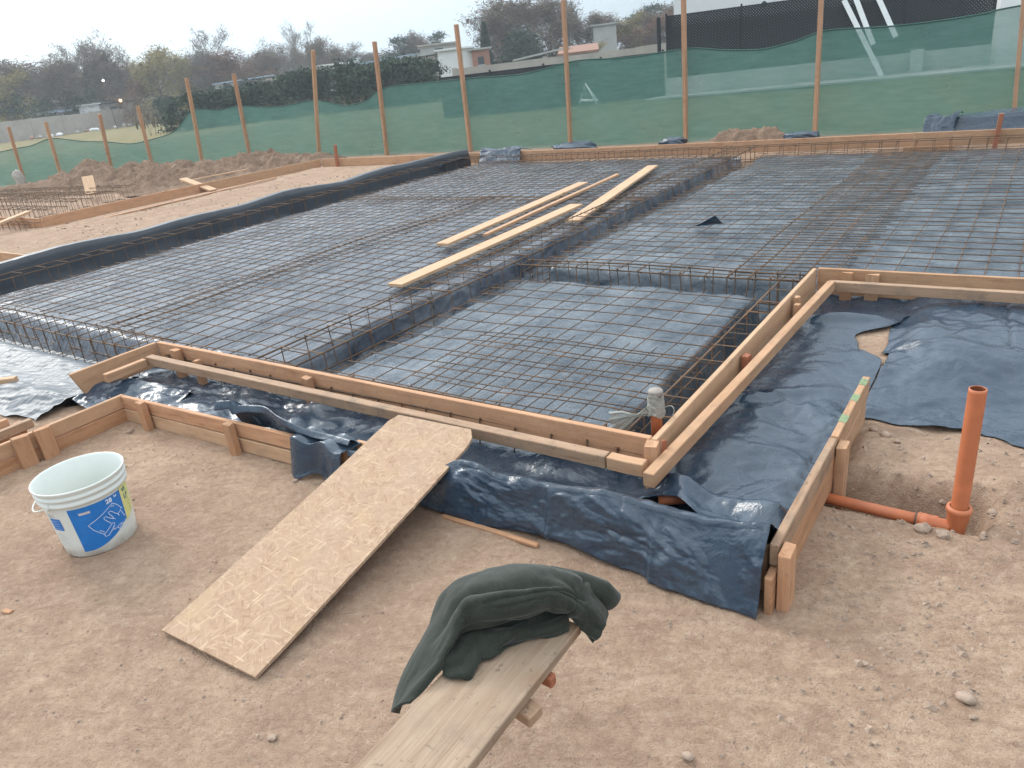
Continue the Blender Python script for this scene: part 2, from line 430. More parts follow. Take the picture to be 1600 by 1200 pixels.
def m_net():
    t = NT('shade_net'); v = t.coord()
    n = t.noise(v, 1.3, 5, .6); w = t.noise(t.coord((1, 1, 6)), 3, 4, .6)
    col = t.ramp(w, [(.3, (.115, .25, .215)), (.7, (.16, .305, .265))])
    diff = t.node('ShaderNodeBsdfDiffuse'); tr = t.node('ShaderNodeBsdfTranslucent'); tp = t.node('ShaderNodeBsdfTransparent')
    t.link(col, diff.inputs['Color']); t.link(col, tr.inputs['Color'])
    m1 = t.node('ShaderNodeMixShader'); m1.inputs[0].default_value = .45
    t.link(diff.outputs[0], m1.inputs[1]); t.link(tr.outputs[0], m1.inputs[2])
    m2 = t.node('ShaderNodeMixShader'); t.link(t.val(n, .3, .7, .60, .74), m2.inputs[0])
    t.link(tp.outputs[0], m2.inputs[1]); t.link(m1.outputs[0], m2.inputs[2])
    t.link(m2.outputs[0], t.n['Material Output'].inputs['Surface'])
    return t.m
M_NET = m_net()
M_NETHEM = m_plain('net_hem', (.03, .10, .08), .8)
def m_film_clear():
    t = NT('clear_film'); v = t.coord()
    g = t.node('ShaderNodeBsdfPrincipled'); 
    t.b.inputs['Base Color'].default_value = (.36, .36, .32, 1); t.b.inputs['Roughness'].default_value = .25
    tp = t.node('ShaderNodeBsdfTransparent'); m2 = t.node('ShaderNodeMixShader')
    t.link(t.val(t.noise(v, 22, 4), .35, .65, .62, .92), m2.inputs[0]); t.link(tp.outputs[0], m2.inputs[1]); t.link(t.b.outputs[0], m2.inputs[2])
    t.link(m2.outputs[0], t.n['Material Output'].inputs['Surface']); return t.m
M_CLEAR = m_film_clear()
M_LATTICE = m_plain('black_lattice', (.012, .017, .024), .6, .2)
M_WHITEWALL = m_plain('white_render', (.74, .75, .75), .8, .04, 2)
M_GREYWALL = m_plain('grey_render', (.42, .43, .42), .85, .1, 2)
M_CONC = m_plain('concrete_wall', (.40, .365, .325), .9, .18, 1.2, .3)
M_SLABC = m_plain('pale_concrete', (.40, .40, .38), .9, .12, 1.5)
M_ROOFB = m_plain('blue_metal_roof', (.33, .42, .52), .5, .08, 3)
M_BRICK = m_plain('brick_wall', (.34, .17, .12), .9, .15, 6)
M_GLASS = m_plain('dark_window', (.04, .05, .06), .2, .1)
M_TILE = m_plain('red_roof', (.27, .14, .095), .85, .2, 4)
M_WIN = M_GLASS
def m_foliage(name, c, var=.35, tr=.3):
    t = NT(name); v = t.coord(); n = t.noise(v, .9, 4, .6); oi = t.node('ShaderNodeObjectInfo')
    col = t.ramp(n, [(.3, tuple(x*(1-var) for x in c)), (.7, tuple(x*(1+var) for x in c))])
    return t.set(col, .85, None, **{'Specular IOR Level': .15})
F_BROWN = m_foliage('bare_twigs_brown', (.165, .125, .09))
F_RUSSET = m_foliage('twigs_russet', (.21, .115, .075))
F_GREY = m_foliage('bare_twigs_grey', (.19, .165, .14))
F_YEL = m_foliage('yellow_willow_leaves', (.30, .245, .10))
F_DARK = m_foliage('dark_evergreen_leaves', (.05, .075, .045))
F_HEDGE = m_foliage('hedge_leaves', (.042, .070, .042))
F_BARK = m_foliage('bark', (.11, .09, .075))
F_PINE = m_foliage('pine_needles', (.04, .065, .045))
F_REED = m_foliage('dry_reed', (.14, .11, .06))

# ---------------------------------------------------------------- ground
def axis(lo, hi, fine, g=1.13, LO=-700, HI=700):
    a = list(np.arange(lo, hi+1e-6, fine)); s = fine; x = a[-1]
    while x < HI: s = min(s*g, 60); x += s; a.append(x)
    s = fine; x = a[0]
    while x > LO: s = min(s*g, 60); x -= s; a.insert(0, x)
    return np.array(a)
def ground_h(x, y):
    near = np.exp(-((x+1.5)**2+(y-1.5)**2)/60)
    h = .012*fbm(x, y, 4, 1.1)+.008*fbm(x+40, y, 4, 5)*(.3+near)+.0045*fbm(x, y+9, 3, 19)*near
    # sunk bed under the film of the slab
    bed = ss(-9.22, -9.0, x)*ss(2.36, 2.46, y)*(1-ss(11.61, 11.67, y))*(1-ss(2.5, 2.7, x))
    notch = ss(-1.12, -1.04, x)*(1-ss(4.8, 4.88, y))
    bed = bed*(1-notch)
    bed = np.maximum(bed, ss(-9, -8.6, x)*(1-ss(-4.72, -4.62, x))*ss(1.72, 1.85, y)*(1-ss(2.4, 2.5, y))*.5)
    h = h*(1-bed)-.34*bed
    # strips under the near film
    cor = ss(-4.0, -3.9, x)*(1-ss(-.6, -.55, x))*ss(1.87, 1.93, y)*(1-ss(2.36, 2.40, y))
    h = h-.13*cor
    # pipe trench
    h = h+.05*ss(-.5, -.42, x)*(1-ss(.1, .4, x))*ss(2.62, 2.72, y)*(1-ss(2.95, 3.2, y))
    tr = ss(-.62, -.52, x)*(1-ss(-.02, .05, x))*ss(2.47, 2.515, y)*(1-ss(2.64, 2.70, y))
    h = h*(1-tr)-.14*tr
    # spoil beside the trench, lumps on the right
    h = h+.035*np.exp(-((x-.12)/.16)**2-((y-2.75)/.28)**2)+.02*np.exp(-((x+.02)/.12)**2-((y-2.33)/.07)**2)
    lump = np.maximum(0, fbm(x, y, 4, 9))*.035*ss(-.45, -.2, x)*ss(2.0, 2.4, y)*(1-ss(3.3, 3.5, y))
    h = h+lump
    # rutted bare field to the left of the slab
    fld = (1-ss(-9.4, -9.2, x))*ss(4, 5, y)*(1-ss(11.3, 11.8, y))*ss(-14, -13.2, x)
    h = h+fld*(.03+.05*np.abs(fbm(x, y*.5, 4, 1.5)))
    # trench along the left foundation
    h = h-.14*ss(-16.5, -16.1, x)*(1-ss(-13.45, -13.35, x))*ss(5.7, 5.8, y)*(1-ss(10.5, 10.9, y))
    # dried pasture rolls gently
    d = np.hypot(x, y)
    h = h+.12*fbm(x, y, 3, .12)*ss(16, 30, d)
    return h
xs = axis(-4.6, 1.1, .024, 1.07); ys = axis(.35, 3.4, .024, 1.07)
X, Y = np.meshgrid(xs, ys, indexing='ij')
g = grid_obj('ground', np.stack([X, Y, ground_h(X, Y)], -1), M_DIRT); tag(g, kind='structure')

# ---------------------------------------------------------------- film (black polythene) sheets
def film(name, label, P, mat, keep=None, thick=.0, group=None):
    o = grid_obj(name, P, mat, keep=keep)
    if thick: solidify(o, thick)
    tag(o, label, 'plastic sheet', group); return o
def slab_h(x, y):
    h = .035+0*x
    left = x < -3.6
    # long ribs running away from the camera (left bay), small creases (right bays)
    rib = perlin(x*11+.3*perlin(x*.7, y*.8), y*.45)*.006+np.abs(perlin(x*8+.3*perlin(y*.6, x), y*.35+9))*.026+perlin(x*24+3, y*.7)*.007
    cr = (crease(x, y, 2.6, 3.0)-.35)*.034
    h = h+np.where(left, rib+cr*.35, cr)
    def tr(d, w, depth, e=.07):        # trench profile from distance to its centre line
        return depth*(1-ss(w-e, w, np.abs(d)))
    wob = .03*perlin(y*1.7, x*0+2.2)
    h = h-tr(x+3.52+wob, .25, .22, .045)
    h = h-tr(x+8.74+wob, .27, .18, .05)
    h = h-np.where((x > -3.4), tr(y-4.93+.02*perlin(x*3, 0*x), .19, .20, .045), 0)*ss(-3.5, -3.3, x)
    h = h-np.where(y < 4.95, tr(x+1.24+.02*perlin(y*4, 0*x), .20, .22, .07), 0)
    h = h-tr(y-11.38, .24, .14, .08)
    h = h-tr(y-2.40, .16, .20, .06)*ss(-3.7, -3.5, x)
    h = h-(1-ss(2.44, 2.66, y+.05*perlin(x*3, 0*x)))*.22*(1-ss(-3.8, -3.7, x))
    # outer bank on the left edge, rolled over the dirt
    yb = .235+.05*perlin(y*.9, 0*x+3)
    bank = ss(-8.92, -9.06, x)*(1-ss(-9.10, -9.42-.12*perlin(y*1.3, 0*x+7), x))
    k = ss(-8.955, -9.03, x)
    h = h*(1-k)+k*(yb*(1-ss(-9.14, -9.50, x))+.03)
    steep = ss(.0, 1, k)
    h = h+crease(x*.5, y, 2.2, 9)*.012*k
    return np.maximum(h, -.27)
xs = np.unique(np.concatenate([np.arange(-9.62, -8.3, .022), np.arange(-8.3, -4, .03), np.arange(-4, -.9, .016), np.arange(-.9, 2.6, .03)]))
ys = np.unique(np.concatenate([np.arange(2.395, 5.3, .022), np.arange(5.3, 11.62, .04)]))
X, Y = np.meshgrid(xs, ys, indexing='ij')
Z = slab_h(X, Y)
lo = ss(2.395, 2.42, Y)
P = np.stack([X, Y, Z], -1)
xc = (X[:-1, :-1]+X[1:, 1:])/2; yc = (Y[:-1, :-1]+Y[1:, 1:])/2
out = ((xc > -1.095) & (yc < 4.90)) | (xc > 2.5)
left_edge = (xc < -9.40-.14*perlin(yc*1.1, 0*xc)-.05*perlin(yc*5, 0*xc+3)) | ((xc < -9.1) & (yc > 10.9+.3*(xc+9.1)))
film('plastic_sheet', 'large wrinkled black film lining the left bay and its trenches under the rebar mesh', P, P_SLAB_L, (~out) & (~left_edge) & (xc < -3.52) & (xc > -8.94))
film('plastic_sheet', 'black film bank rolled over the dirt along the far left edge of the slab', P, P_BLACK, (~out) & (~left_edge) & (xc <= -8.94))
film('plastic_sheet', 'blue-grey film lining the right bays and inner pad under the rebar mesh', P, P_SLAB_R, (~out) & (xc >= -3.52))

def lerp(a, b, t): return a+(b-a)*t
# -- front left tongue (outside the left bay, x < -4.6)
u, v = np.meshgrid(np.linspace(0, 1, 230), np.linspace(0, 1, 110), indexing='ij')
x = lerp(-8.3, -4.63, u); front = lerp(1.60, 1.50, ss(.2, 1, u))+.04*np.sin(u*40)*ss(.8, 1, u); y = lerp(2.46, front, v)
z = -.13+.16*ss(.02, .35, v)-.035*ss(.80, 1.0, v)+.045*np.abs(perlin(x*2.2+2, y*2.0))*ss(.55, .8, v)
z = z+.008*perlin(x*1.5+y*6, y*24-x*9)+.004*perlin(x+y*3, y*55-x*20)+.010*perlin((x+y)*3, (x-y)*11)+.02*(crease(x, y, 3, 5)-.3)*ss(.35, .9, v)+.05*np.abs(perlin(x*2.6, y*1.5))*ss(.45, .85, v)
z = np.where(y < 1.80, np.maximum(z, ground_h(x, y)+.008), z)
film('plastic_sheet', 'pale grey pleated film spilling out at the far left beside the mitred formwork board', np.stack([x, y, z], -1), P_TONGUE)
# -- fold hanging next to the mitred board end
u, v = np.meshgrid(np.linspace(0, 1, 90), np.linspace(0, 1, 80), indexing='ij')
x = lerp(-4.66, -3.98, u)+.05*v; y = np.maximum(lerp(2.02, 1.75, v)+.16*u*(1-v), np.where(x > -4.14, 1.835, 0))
z = .085-.05*u+.02*np.sin(u*7+v*2)*(.3+v)-.045*v+.05*(crease(x, y, 5, 2)-.3)
film('plastic_sheet', 'small dark flap of film between the mitred board end and the outer corner', np.stack([x, y, z], -1), P_BLUE, thick=.002)
# -- corridor, west part
u, v = np.meshgrid(np.linspace(0, 1, 170), np.linspace(0, 1, 60), indexing='ij')
x = lerp(-4.66, -2.1, u); y = lerp(2.36, 1.875, v)
z = .012+.08*(crease(x*1.1, y*1.4, 3, 8)-.25)+.05*np.exp(-((x+3.0)/.1)**2)*(1-v)+.035*v*np.abs(perlin(x*3, y*0))
holes = (crease(xc[:1, :1]*0+1, xc[:1, :1]*0+1) < -9)
z = np.maximum(z, ground_h(x, y)+.008)
film('plastic_sheet', 'crumpled shiny film in the channel left of the strand board ramp', np.stack([x, y, z], -1), P_BLUE, thick=.001)
# -- loose standing flap over the outer board, left of the ramp
u, v = np.meshgrid(np.linspace(0, 1, 130), np.linspace(0, 1, 40), indexing='ij')
x = lerp(-3.16, -2.275, u); base = 1.93+.05*np.sin(u*9)
y = base-.10*v-.05*np.sin(u*8+1)*v
top = .205+.02*np.sin(u*5)+.03*(u < .1)
z = lerp(.06, top+.02, np.sin(v*1.75)/np.sin(1.75))+.03*(crease(x, y*3, 3, 6)-.3)*v-.08*np.maximum(0, v-.85)*3*(1-.5*u)
film('plastic_sheet', 'dark loose fold of film standing up over the outer board left of the ramp', np.stack([x, y, z], -1), P_BLUE, thick=.0015)
u, v = np.meshgrid(np.linspace(0, 1, 70), np.linspace(0, 1, 50), indexing='ij')
x = lerp(-2.60, -2.27, u)-.02*v; yy = lerp(1.90, 1.72, v)
y = 1.90-.09*ss(0, .35, v)-.05*v*(1+.5*np.sin(u*9))
z = .185-.165*ss(.3, 1, v)+.012*np.sin(u*11+v*3)+.025*(crease(x, v, 3, 4)-.3)
film('plastic_sheet', 'short film end hanging down the outer board beside the ramp', np.stack([x, y, z], -1), P_BLUE, thick=.0015)
# -- corridor, east part: from under the rail over the outer board to the dirt
n1, n2 = 300, 190
u, v = np.meshgrid(np.linspace(0, 1, n1), np.linspace(0, 1, n2), indexing='ij')
s = v
y = lerp(2.46, 1.872, ss(0, .60, s)*.35+.65*np.clip(s/.60, 0, 1))
x = lerp(-2.22, -.505, u)
sag = np.sin(np.clip(s/.60, 0, 1)*math.pi)
topz = lerp(.180, .235, u)-.035*(1-ss(.24, .31, u))
z = .02+topz*ss(.22, .60, s)-.035*sag
fall = ss(.60, 1.0, s)
yb = 1.872-(.060+.02*np.sin(u*8.5)+.03*ss(.6, 1, u))*np.clip((s-.60)/.40, 0, 1)
y = np.where(s > .60, yb, y)
bot = .012+.02*(np.sin(u*13)*.5+.5)*(1-u)
z = np.where(s > .60, lerp(topz, bot, np.clip((s-.60)/.40, 0, 1)**1.25), z)
cz = crease(x, s*.8, 3.4, 1.0)-.3
big = perlin(x*3.2, s*3.1)
cz = cz*(.25+.75*ss(.24, .33, u)); big = big*ss(.2, .33, u)
cz = cz+.35*(crease(x+4, s*.8, 8, 7)-.3)*(.25+.75*ss(.24, .33, u))
z = z+cz*.046*(1-.9*fall)-.006*np.exp(-((x+1.02-.05*s)/.006)**2)-.006*np.exp(-((x+1.52+.03*s)/.006)**2)+.018*big*(1-fall)*ss(0, .2, s)
y = y-np.where(s > .55, (.050*np.maximum(cz+.12, 0)+.010*perlin(x*3.5, s*2)+.010*(np.exp(-((x+.86)/.012)**2)+np.exp(-((x+1.28)/.012)**2)))*ss(.55, .75, s), 0)
film('plastic_sheet', 'big slate-blue film draped over the front outer board right of the ramp', np.stack([x, y, z], -1), P_BLUE, thick=.001)
# -- right corridor
u, v = np.meshgrid(np.linspace(0, 1, 110), np.linspace(0, 1, 330), indexing='ij')
y = lerp(2.10+.05*np.sin(u*9)+.05*np.sin(u*4), 4.98, v)
xr = lerp(-.505, -.52, v)-.13*ss(.62, .70, v)*(1-ss(.72, .80, v))-.0*v
xr = xr-.10*np.exp(-((v-.76)/.05)**2)-.05*np.exp(-((v-.66)/.03)**2)+.05*ss(.86, .9, v)
x = lerp(-1.10, xr, u)
z = .02+.075*(crease(x, y, 3, 12)-.3)*(.4+.6*(np.abs(v-.2) < .2))+.075*(1-ss(.0, .09, v))*(.4+.6*np.abs(np.sin(u*5)))+.05*np.exp(-((y-3.15-.35*u)/.06)**2)*(1-u)+.045*np.exp(-((y-2.33+.12*u)/.05)**2)*(1-ss(.85, 1, u))
z = z+.05*np.exp(-((y-4.32-.2*u)/.07)**2)*np.sin(u*3.1)+.02*perlin(x*3, y*2)
z = np.maximum(z, ground_h(x, y)+.008)
film('plastic_sheet', 'blue film lying in the channel along the right formwork with a torn wavy edge', np.stack([x, y, z], -1), P_BLUE, thick=.0015)
# -- right field sheet
u, v = np.meshgrid(np.linspace(0, 1, 230), np.linspace(0, 1, 190), indexing='ij')
y0 = 3.17+.05*np.sin(u*11)+.03*np.sin(u*29+1)
y = lerp(4.97, y0, v)
xl = -.575+.05*np.sin(v*5)-.03*ss(.1, .2, v)+.04*ss(.35, .5, v)+.02*ss(.6, .9, v)
xl = np.where(v > .55, np.maximum(xl, -.50+.0*v), xl)
x = lerp(xl, 1.9, u**1.15)
st = ss(.40+.16*np.sin(u*9)+.1*u, .72+.13*np.sin(u*6+1), v)
z = .07*(1-st)*ss(0, .12, u)+.012+.075*(crease(x, y, 2.6, 20)-.3)+.02*np.maximum(0, perlin(x*2.1+.4*y, y*2.5))*ss(.25, .5, v)*(1-ss(.9, 1, v))
z = z+np.maximum(0, ground_h(x, y))*ss(.5, .9, v)
z = z-.015*np.exp(-((x-.12)/.01)**2)-.012*np.exp(-((x-.02-.12*(v-.5))/.008)**2)*(v < .55)
z = np.maximum(z, ground_h(x, y)+.008)
film('plastic_sheet', 'wide blue film lying behind the orange standpipe at the right edge', np.stack([x, y, z], -1), P_BLUE, thick=.0015)

# ---------------------------------------------------------------- timber
def board_mesh(L, w, h, seed=0, bev=.003, bow=.004, cut=None):
    """box from x=0..L, y=-w/2..w/2, z=0..h, slightly bowed"""
    bm = bmesh.new(); rs = random.Random(seed); n = max(2, int(L/.35))
    rings = []
    a1, a2, p1, p2 = rs.uniform(-bow, bow), rs.uniform(-bow, bow), rs.uniform(0, 6), rs.uniform(0, 6)
    for i in range(n+1):
        t = i/n; X0 = L*t; dy = a1*math.sin(3*t+p1)-a1*math.sin(p1)*(1-t)-a1*math.sin(3+p1)*t; dz = a2*math.sin(4*t+p2)*.5*t*(1-t)*4
        r = []
        for (yy, zz) in ((-w/2, 0), (w/2, 0), (w/2, h), (-w/2, h)):
            xx = X0
            if cut and i == 0: xx = cut[0]*(zz/h)
            if cut and i == n: xx = L+cut[1]*(zz/h)
            r.append(bm.verts.new((xx+rs.uniform(-.001, .001), yy+dy+rs.uniform(-.0006, .0006), zz+dz)))
        rings.append(r)
    for a, b in zip(rings[:-1], rings[1:]):
        for k in range(4): bm.faces.new((a[k], b[k], b[(k+1) % 4], a[(k+1) % 4]))
    bm.faces.new(rings[0]); bm.faces.new(rings[-1][::-1])
    bmesh.ops.recalc_face_normals(bm, faces=bm.faces)
    ed = [e for e in bm.edges if len(e.link_faces) == 2 and e.calc_face_angle(0) > 1.0]
    bmesh.ops.bevel(bm, geom=ed, offset=bev, segments=1, affect='EDGES')
    return bm
_bs = [0]
def board(name, label, cat, p, q, w, h, mat, group=None, bev=.003, bow=.004, cut=None, roll=0):
    """board from p to q (bottom centre line), thickness w, height h"""
    _bs[0] += 1
    p = Vector(p); q = Vector(q); d = q-p; L = d.length
    bm = board_mesh(L, w, h, _bs[0], bev, bow, cut)
    o = bm_obj(name, bm, mat); o.location = p
    yaw = math.atan2(d.y, d.x); pit = -math.asin(d.z/L)
    o.rotation_euler = (Matrix.Rotation(yaw, 4, 'Z') @ Matrix.Rotation(pit, 4, 'Y') @ Matrix.Rotation(roll, 4, 'X')).to_euler()
    if label: tag(o, label, cat, group)
    return o
def nails(parent, pts, r=.0025):
    bm = bmesh.new()
    for p in pts: bmesh.ops.create_cone(bm, cap_ends=True, segments=6, radius1=r, radius2=r, depth=.002, matrix=Matrix.Translation(p))
    o = bm_obj('nail', bm, M_RUST, parent); return o
TOP = .2
FB = 'formwork boards of the raised slab edge'
board('formwork_board', 'long orange formwork board along the front edge behind the front rail', 'board', (-4.62, 2.375, .035), (-1.115, 2.375, .035), .028, .165, W_ORANGE, FB, bow=.006)
board('formwork_board', 'mitred orange formwork board at the left end of the front edge', 'board', (-4.63, 1.84, .045), (-4.63, 2.36, .045), .026, .155, W_PALE, FB, cut=(-.05, 0))
board('formwork_board', 'pale formwork board running away from the capped pipe along the right side', 'board', (-1.098, 2.36, .03), (-1.098, 4.885, .03), .026, .17, W_BOARD, FB, bow=.004)
board('formwork_board', 'pale formwork board at right running off the picture behind the double rail', 'board', (-1.08, 4.90, .03), (1.9, 4.90, .03), .026, .17, W_PALE, FB)
RB = 'rails nailed outside the raised slab edge'
board('rail', 'long dirty rail in front of the front formwork board', 'rail', (-4.50, 2.225, .118), (-1.235, 2.225, .118), .05, .055, W_GREY, RB, bow=.006)
board('rail', 'short rail offcut filling the front right corner', 'rail', (-1.228, 2.226, .118), (-1.075, 2.226, .118), .05, .055, W_PALE, RB)
board('rail', 'short rail behind the mitred board at left', 'rail', (-4.50, 1.93, .108), (-4.50, 2.195, .108), .045, .055, W_PALE, RB)
board('rail', 'rail running away along the right side with its cut end toward the camera', 'rail', (-1.03, 2.155, .112), (-.955, 4.70, .118), .045, .06, W_PALE, RB)
board('rail', 'dark weathered rail running off the picture at right', 'rail', (-.975, 4.735, .105), (1.9, 4.74, .105), .045, .062, W_GREY, RB)
ST = 'stakes holding the slab formwork'
def stake(label, x, y, z0, z1, w=.05, d=.03, rz=0, mat=W_STAKE, lean=(0, 0), group=ST, name='stake'):
    _bs[0] += 1
    bm = board_mesh(z1-z0, d, w, _bs[0], .002, .001)
    # chipped head
    for v in bm.verts:
        if v.co.x > (z1-z0)-.02: v.co.x += random.Random(int(v.co.y*1e5)+_bs[0]).uniform(-.006, .004)
    o = bm_obj(name, bm, mat); o.location = (x, y, z0)
    o.rotation_euler = (Matrix.Rotation(rz, 4, 'Z') @ Matrix.Rotation(lean[0], 4, 'X') @ Matrix.Rotation(lean[1]-math.pi/2, 4, 'Y') @ Matrix.Translation((0, 0, -w/2))).to_euler()
    tag(o, label, 'stake', group); return o
stake('square stake head just right of the front left corner of the raised formwork', -4.32, 2.325, -.05, .195, .06, .045, 0)
stake('second stake from the front left corner, its round top just above the rail', -4.07, 2.30, -.05, .165, .05, .035, 0)
stake('stake between board and rail left of the strand board ramp', -3.08, 2.325, -.05, .185, .055, .04, 0)
stake('stout stake standing in the front right corner beside the capped pipe', -1.055, 2.305, -.06, .215, .05, .05, .2, W_ORANGE)
stake('thin split stake behind the stout corner stake', -1.045, 2.365, -.05, .205, .02, .02, .5, W_RED)
stake('reddish stake in the middle of the right side between board and rail', -1.055, 3.40, -.05, .175, .05, .035, 1.5, W_RED)
stake('double stake near the far corner of the right side', -1.055, 4.33, -.05, .19, .045, .03, 1.5, W_PALE)
stake('short stake touching the double stake near the far corner', -1.035, 4.25, -.05, .17, .04, .03, 1.5, W_PALE)
stake('orange stake just right of the far corner behind the double rail', -.86, 4.85, -.05, .195, .07, .03, 0)
stake('split topped stake second from the far corner behind the double rail', -.71, 4.85, -.05, .19, .075, .03, 0, W_PALE)
# mesh ties poking from under the front rail are part of the cages below
OB = 'outer low formwork boards'
board('outer_board', 'upper orange outer board left of the ramp', 'board', (-4.07, 1.80, .073), (-2.32, 1.845, .092), .024, .075, W_ORANGE, OB, bow=.003)
board('outer_board', 'lower pale outer board left of the ramp', 'board', (-4.07, 1.797, -.004), (-2.32, 1.842, .008), .027, .074, W_BOARD, OB, bow=.003)
board('outer_board', 'outer board hidden behind the draped blue film', 'board', (-2.31, 1.912, .0), (-.52, 1.912, .0), .022, .17, W_PALE, OB)
board('outer_board', 'loose thin board foot showing under the film edge right of the ramp', 'board', (-1.75, 1.790, -.004), (-1.30, 1.788, -.002), .02, .016, W_STAKE, OB)
board('outer_board', 'upper board of the left return, near the bucket', 'board', (-4.085, .30, .075), (-4.085, 1.81, .075), .024, .075, W_PALE, OB)
board('outer_board', 'lower board of the left return, near the bucket', 'board', (-4.082, .30, -.004), (-4.082, 1.81, -.004), .027, .075, W_STAKE, OB)
board('outer_board', 'pale top board of the right side running away past the stakes', 'board', (-.488, 1.855, .145), (-.488, 2.62, .128), .028, .075, W_GREY, OB)
board('outer_board', 'green stained board at the far end of the right side', 'board', (-.486, 2.625, .122), (-.486, 3.23, .118), .028, .085, W_PALE, OB)
board('outer_board', 'lower board of the right side under the pale top board', 'board', (-.486, 1.80, -.01), (-.486, 2.60, .0), .024, .148, W_STAKE, OB)
board('outer_board', 'lower board of the right side under the green stained board', 'board', (-.485, 2.66, -.01), (-.485, 3.2, .0), .024, .122, W_PALE, OB)
OS = 'stakes of the outer formwork'
stake('stake at the left return nearest the bucket', -4.05, 1.28, -.05, .165, .075, .035, 1.57, W_STAKE, group=OS)
stake('stake at the left return beside the one nearest the bucket', -4.045, 1.385, -.05, .165, .075, .035, 1.57, W_STAKE, group=OS)
stake('stake outside the outer board just right of its left corner', -3.79, 1.765, -.05, .165, .055, .035, 0.02, W_STAKE, group=OS)
stake('stake outside the outer board halfway to the ramp', -3.04, 1.782, -.05, .17, .05, .035, 0.02, W_STAKE, group=OS)
stake('thick stake at the near end of the right outer board', -.452, 1.905, -.05, .205, .072, .036, 1.57, W_ORANGE, group=OS)
stake('stake beside the pipe trench at the right outer board', -.452, 2.655, -.09, .185, .075, .035, 1.57, W_PALE, group=OS)
for ob in [o_ for o_ in C.objects if o_.get('label', '').startswith('green stained board')]:
    M_TAPE = m_plain('green_stain', (.19, .25, .13), .7, .3, 60)
    for xx in (.12, .33, .50):
        bm = bmesh.new()
        vs_ = [bm.verts.new(p) for p in ((xx, -.0150, .0862), (xx+.07, -.0150, .0862), (xx+.075, .0150, .0862), (xx+.01, .0150, .0862))]; bm.faces.new(vs_)
        bm_obj('green_mark', bm, M_TAPE, ob)
# inner boards at the far left bottom
board('inner_board', 'dark inner board at the left picture edge behind the left return', 'board', (-4.50, .4, .0), (-4.50, 1.36, .0), .028, .13, W_ORANGE, OB)
board('inner_board', 'rail at the left picture edge beside the dark inner board', 'board', (-4.40, .4, .055), (-4.41, 1.44, .06), .035, .05, W_GREY, OB)
stake('stub stake at the end of the inner boards at the left picture edge', -4.455, 1.41, -.05, .10, .06, .04, 1.57, W_STAKE, group=OS)
board('offcut', 'short pale offcut on the pleated film at the left picture edge', 'board', (-5.55, 1.62, .055), (-5.36, 1.76, .055), .05, .035, W_NEW)
# the far side and the left foundation
board('formwork_board', 'far formwork board left part in front of the shade net', 'board', (-13.2, 11.64, .0), (-9.6, 11.64, .0), .03, .185, W_PALE, FB)
board('formwork_board', 'far formwork board middle part behind the black bundle', 'board', (-9.59, 11.64, .0), (-5.2, 11.65, .0), .03, .18, W_ORANGE, FB)
board('formwork_board', 'far formwork board right of the middle in front of the tarp', 'board', (-5.19, 11.66, .01), (-1.45, 11.68, .02), .03, .175, W_ORANGE, FB)
board('formwork_board', 'far formwork board at the right picture edge', 'board', (-1.44, 11.68, .02), (2.4, 11.70, .02), .03, .18, W_PALE, FB)
board('formwork_board', 'small block under the far board near the right edge', 'board', (-1.55, 11.60, -.03), (-.95, 11.60, -.03), .03, .06, W_STAKE, FB)
LF = 'boards of the left foundation'
board('foundation_board', 'long orange board of the left foundation, near half', 'board', (-13.30, 5.60, .02), (-13.32, 8.55, .02), .03, .17, W_ORANGE, LF)
board('foundation_board', 'long orange board of the left foundation, far half up to the corner', 'board', (-13.32, 8.56, .02), (-13.25, 11.62, .02), .03, .17, W_PALE, LF)
board('foundation_board', 'board of the left foundation crossing to the left picture edge', 'board', (-18.5, 5.56, .02), (-13.32, 5.58, .02), .03, .16, W_ORANGE, LF)
board('foundation_board', 'lone board at the left picture edge ending at the black film bank', 'board', (-12.2, 3.92, .0), (-9.32, 3.86, .0), .03, .16, W_PALE, LF)
board('offcut', 'long thin orange lath lying on the bare dirt beside the left foundation', 'board', (-12.62, 6.25, .04), (-12.75, 9.95, .06), .06, .018, W_ORANGE)
board('offcut', 'short offcut leaning over the left foundation board', 'board', (-14.05, 8.72, .26), (-12.95, 8.60, .05), .16, .03, W_NEW)
board('offcut', 'pale board piece standing in the dirt behind the left foundation', 'board', (-16.35, 8.0, .10), (-16.9, 8.3, .42), .22, .03, W_NEW)
board('offcut', 'pale plank lying across the foundation corner at the left picture edge', 'board', (-13.3, 4.35, .10), (-14.1, 5.78, .22), .11, .035, W_NEW)
board('offcut', 'pale lath behind the left foundation board', 'board', (-14.6, 9.0, .16), (-14.2, 10.4, .18), .05, .02, W_NEW)
board('offcut', 'short thin lath beside the black film bank', 'board', (-9.95, 5.55, .05), (-9.75, 6.5, .05), .05, .02, W_PALE)
stake('red stake standing by the far left corner of the slab', -12.62, 11.55, -.1, .48, .06, .05, .1, W_RED, (0, .09), 'red level stakes')
stake('red stake standing before the far board at the right edge', -.47, 11.60, -.1, .40, .055, .05, .1, W_RED, (0, .06), 'red level stakes')
# planks lying on the mesh
PL = 'planks lying on the rebar mesh'
def plank(label, p, q, w, mat=W_NEW, th=.028): return board('plank', label, 'plank', p, q, w, th, mat, PL, bow=.008)
plank('nearest and longest new plank on the mesh', (-4.10, 4.10, .095), (-4.18, 7.20, .105), .155)
plank('left plank on the mesh, beside the thin batten', (-4.63, 5.36, .095), (-4.88, 8.62, .10), .145)
plank('thin batten between two planks on the mesh', (-4.40, 5.75, .10), (-4.68, 9.22, .10), .055, W_PALE, .03)
plank('right plank on the mesh, resting against the beam cage', (-3.79, 6.42, .10), (-4.47, 9.90, .10), .15)

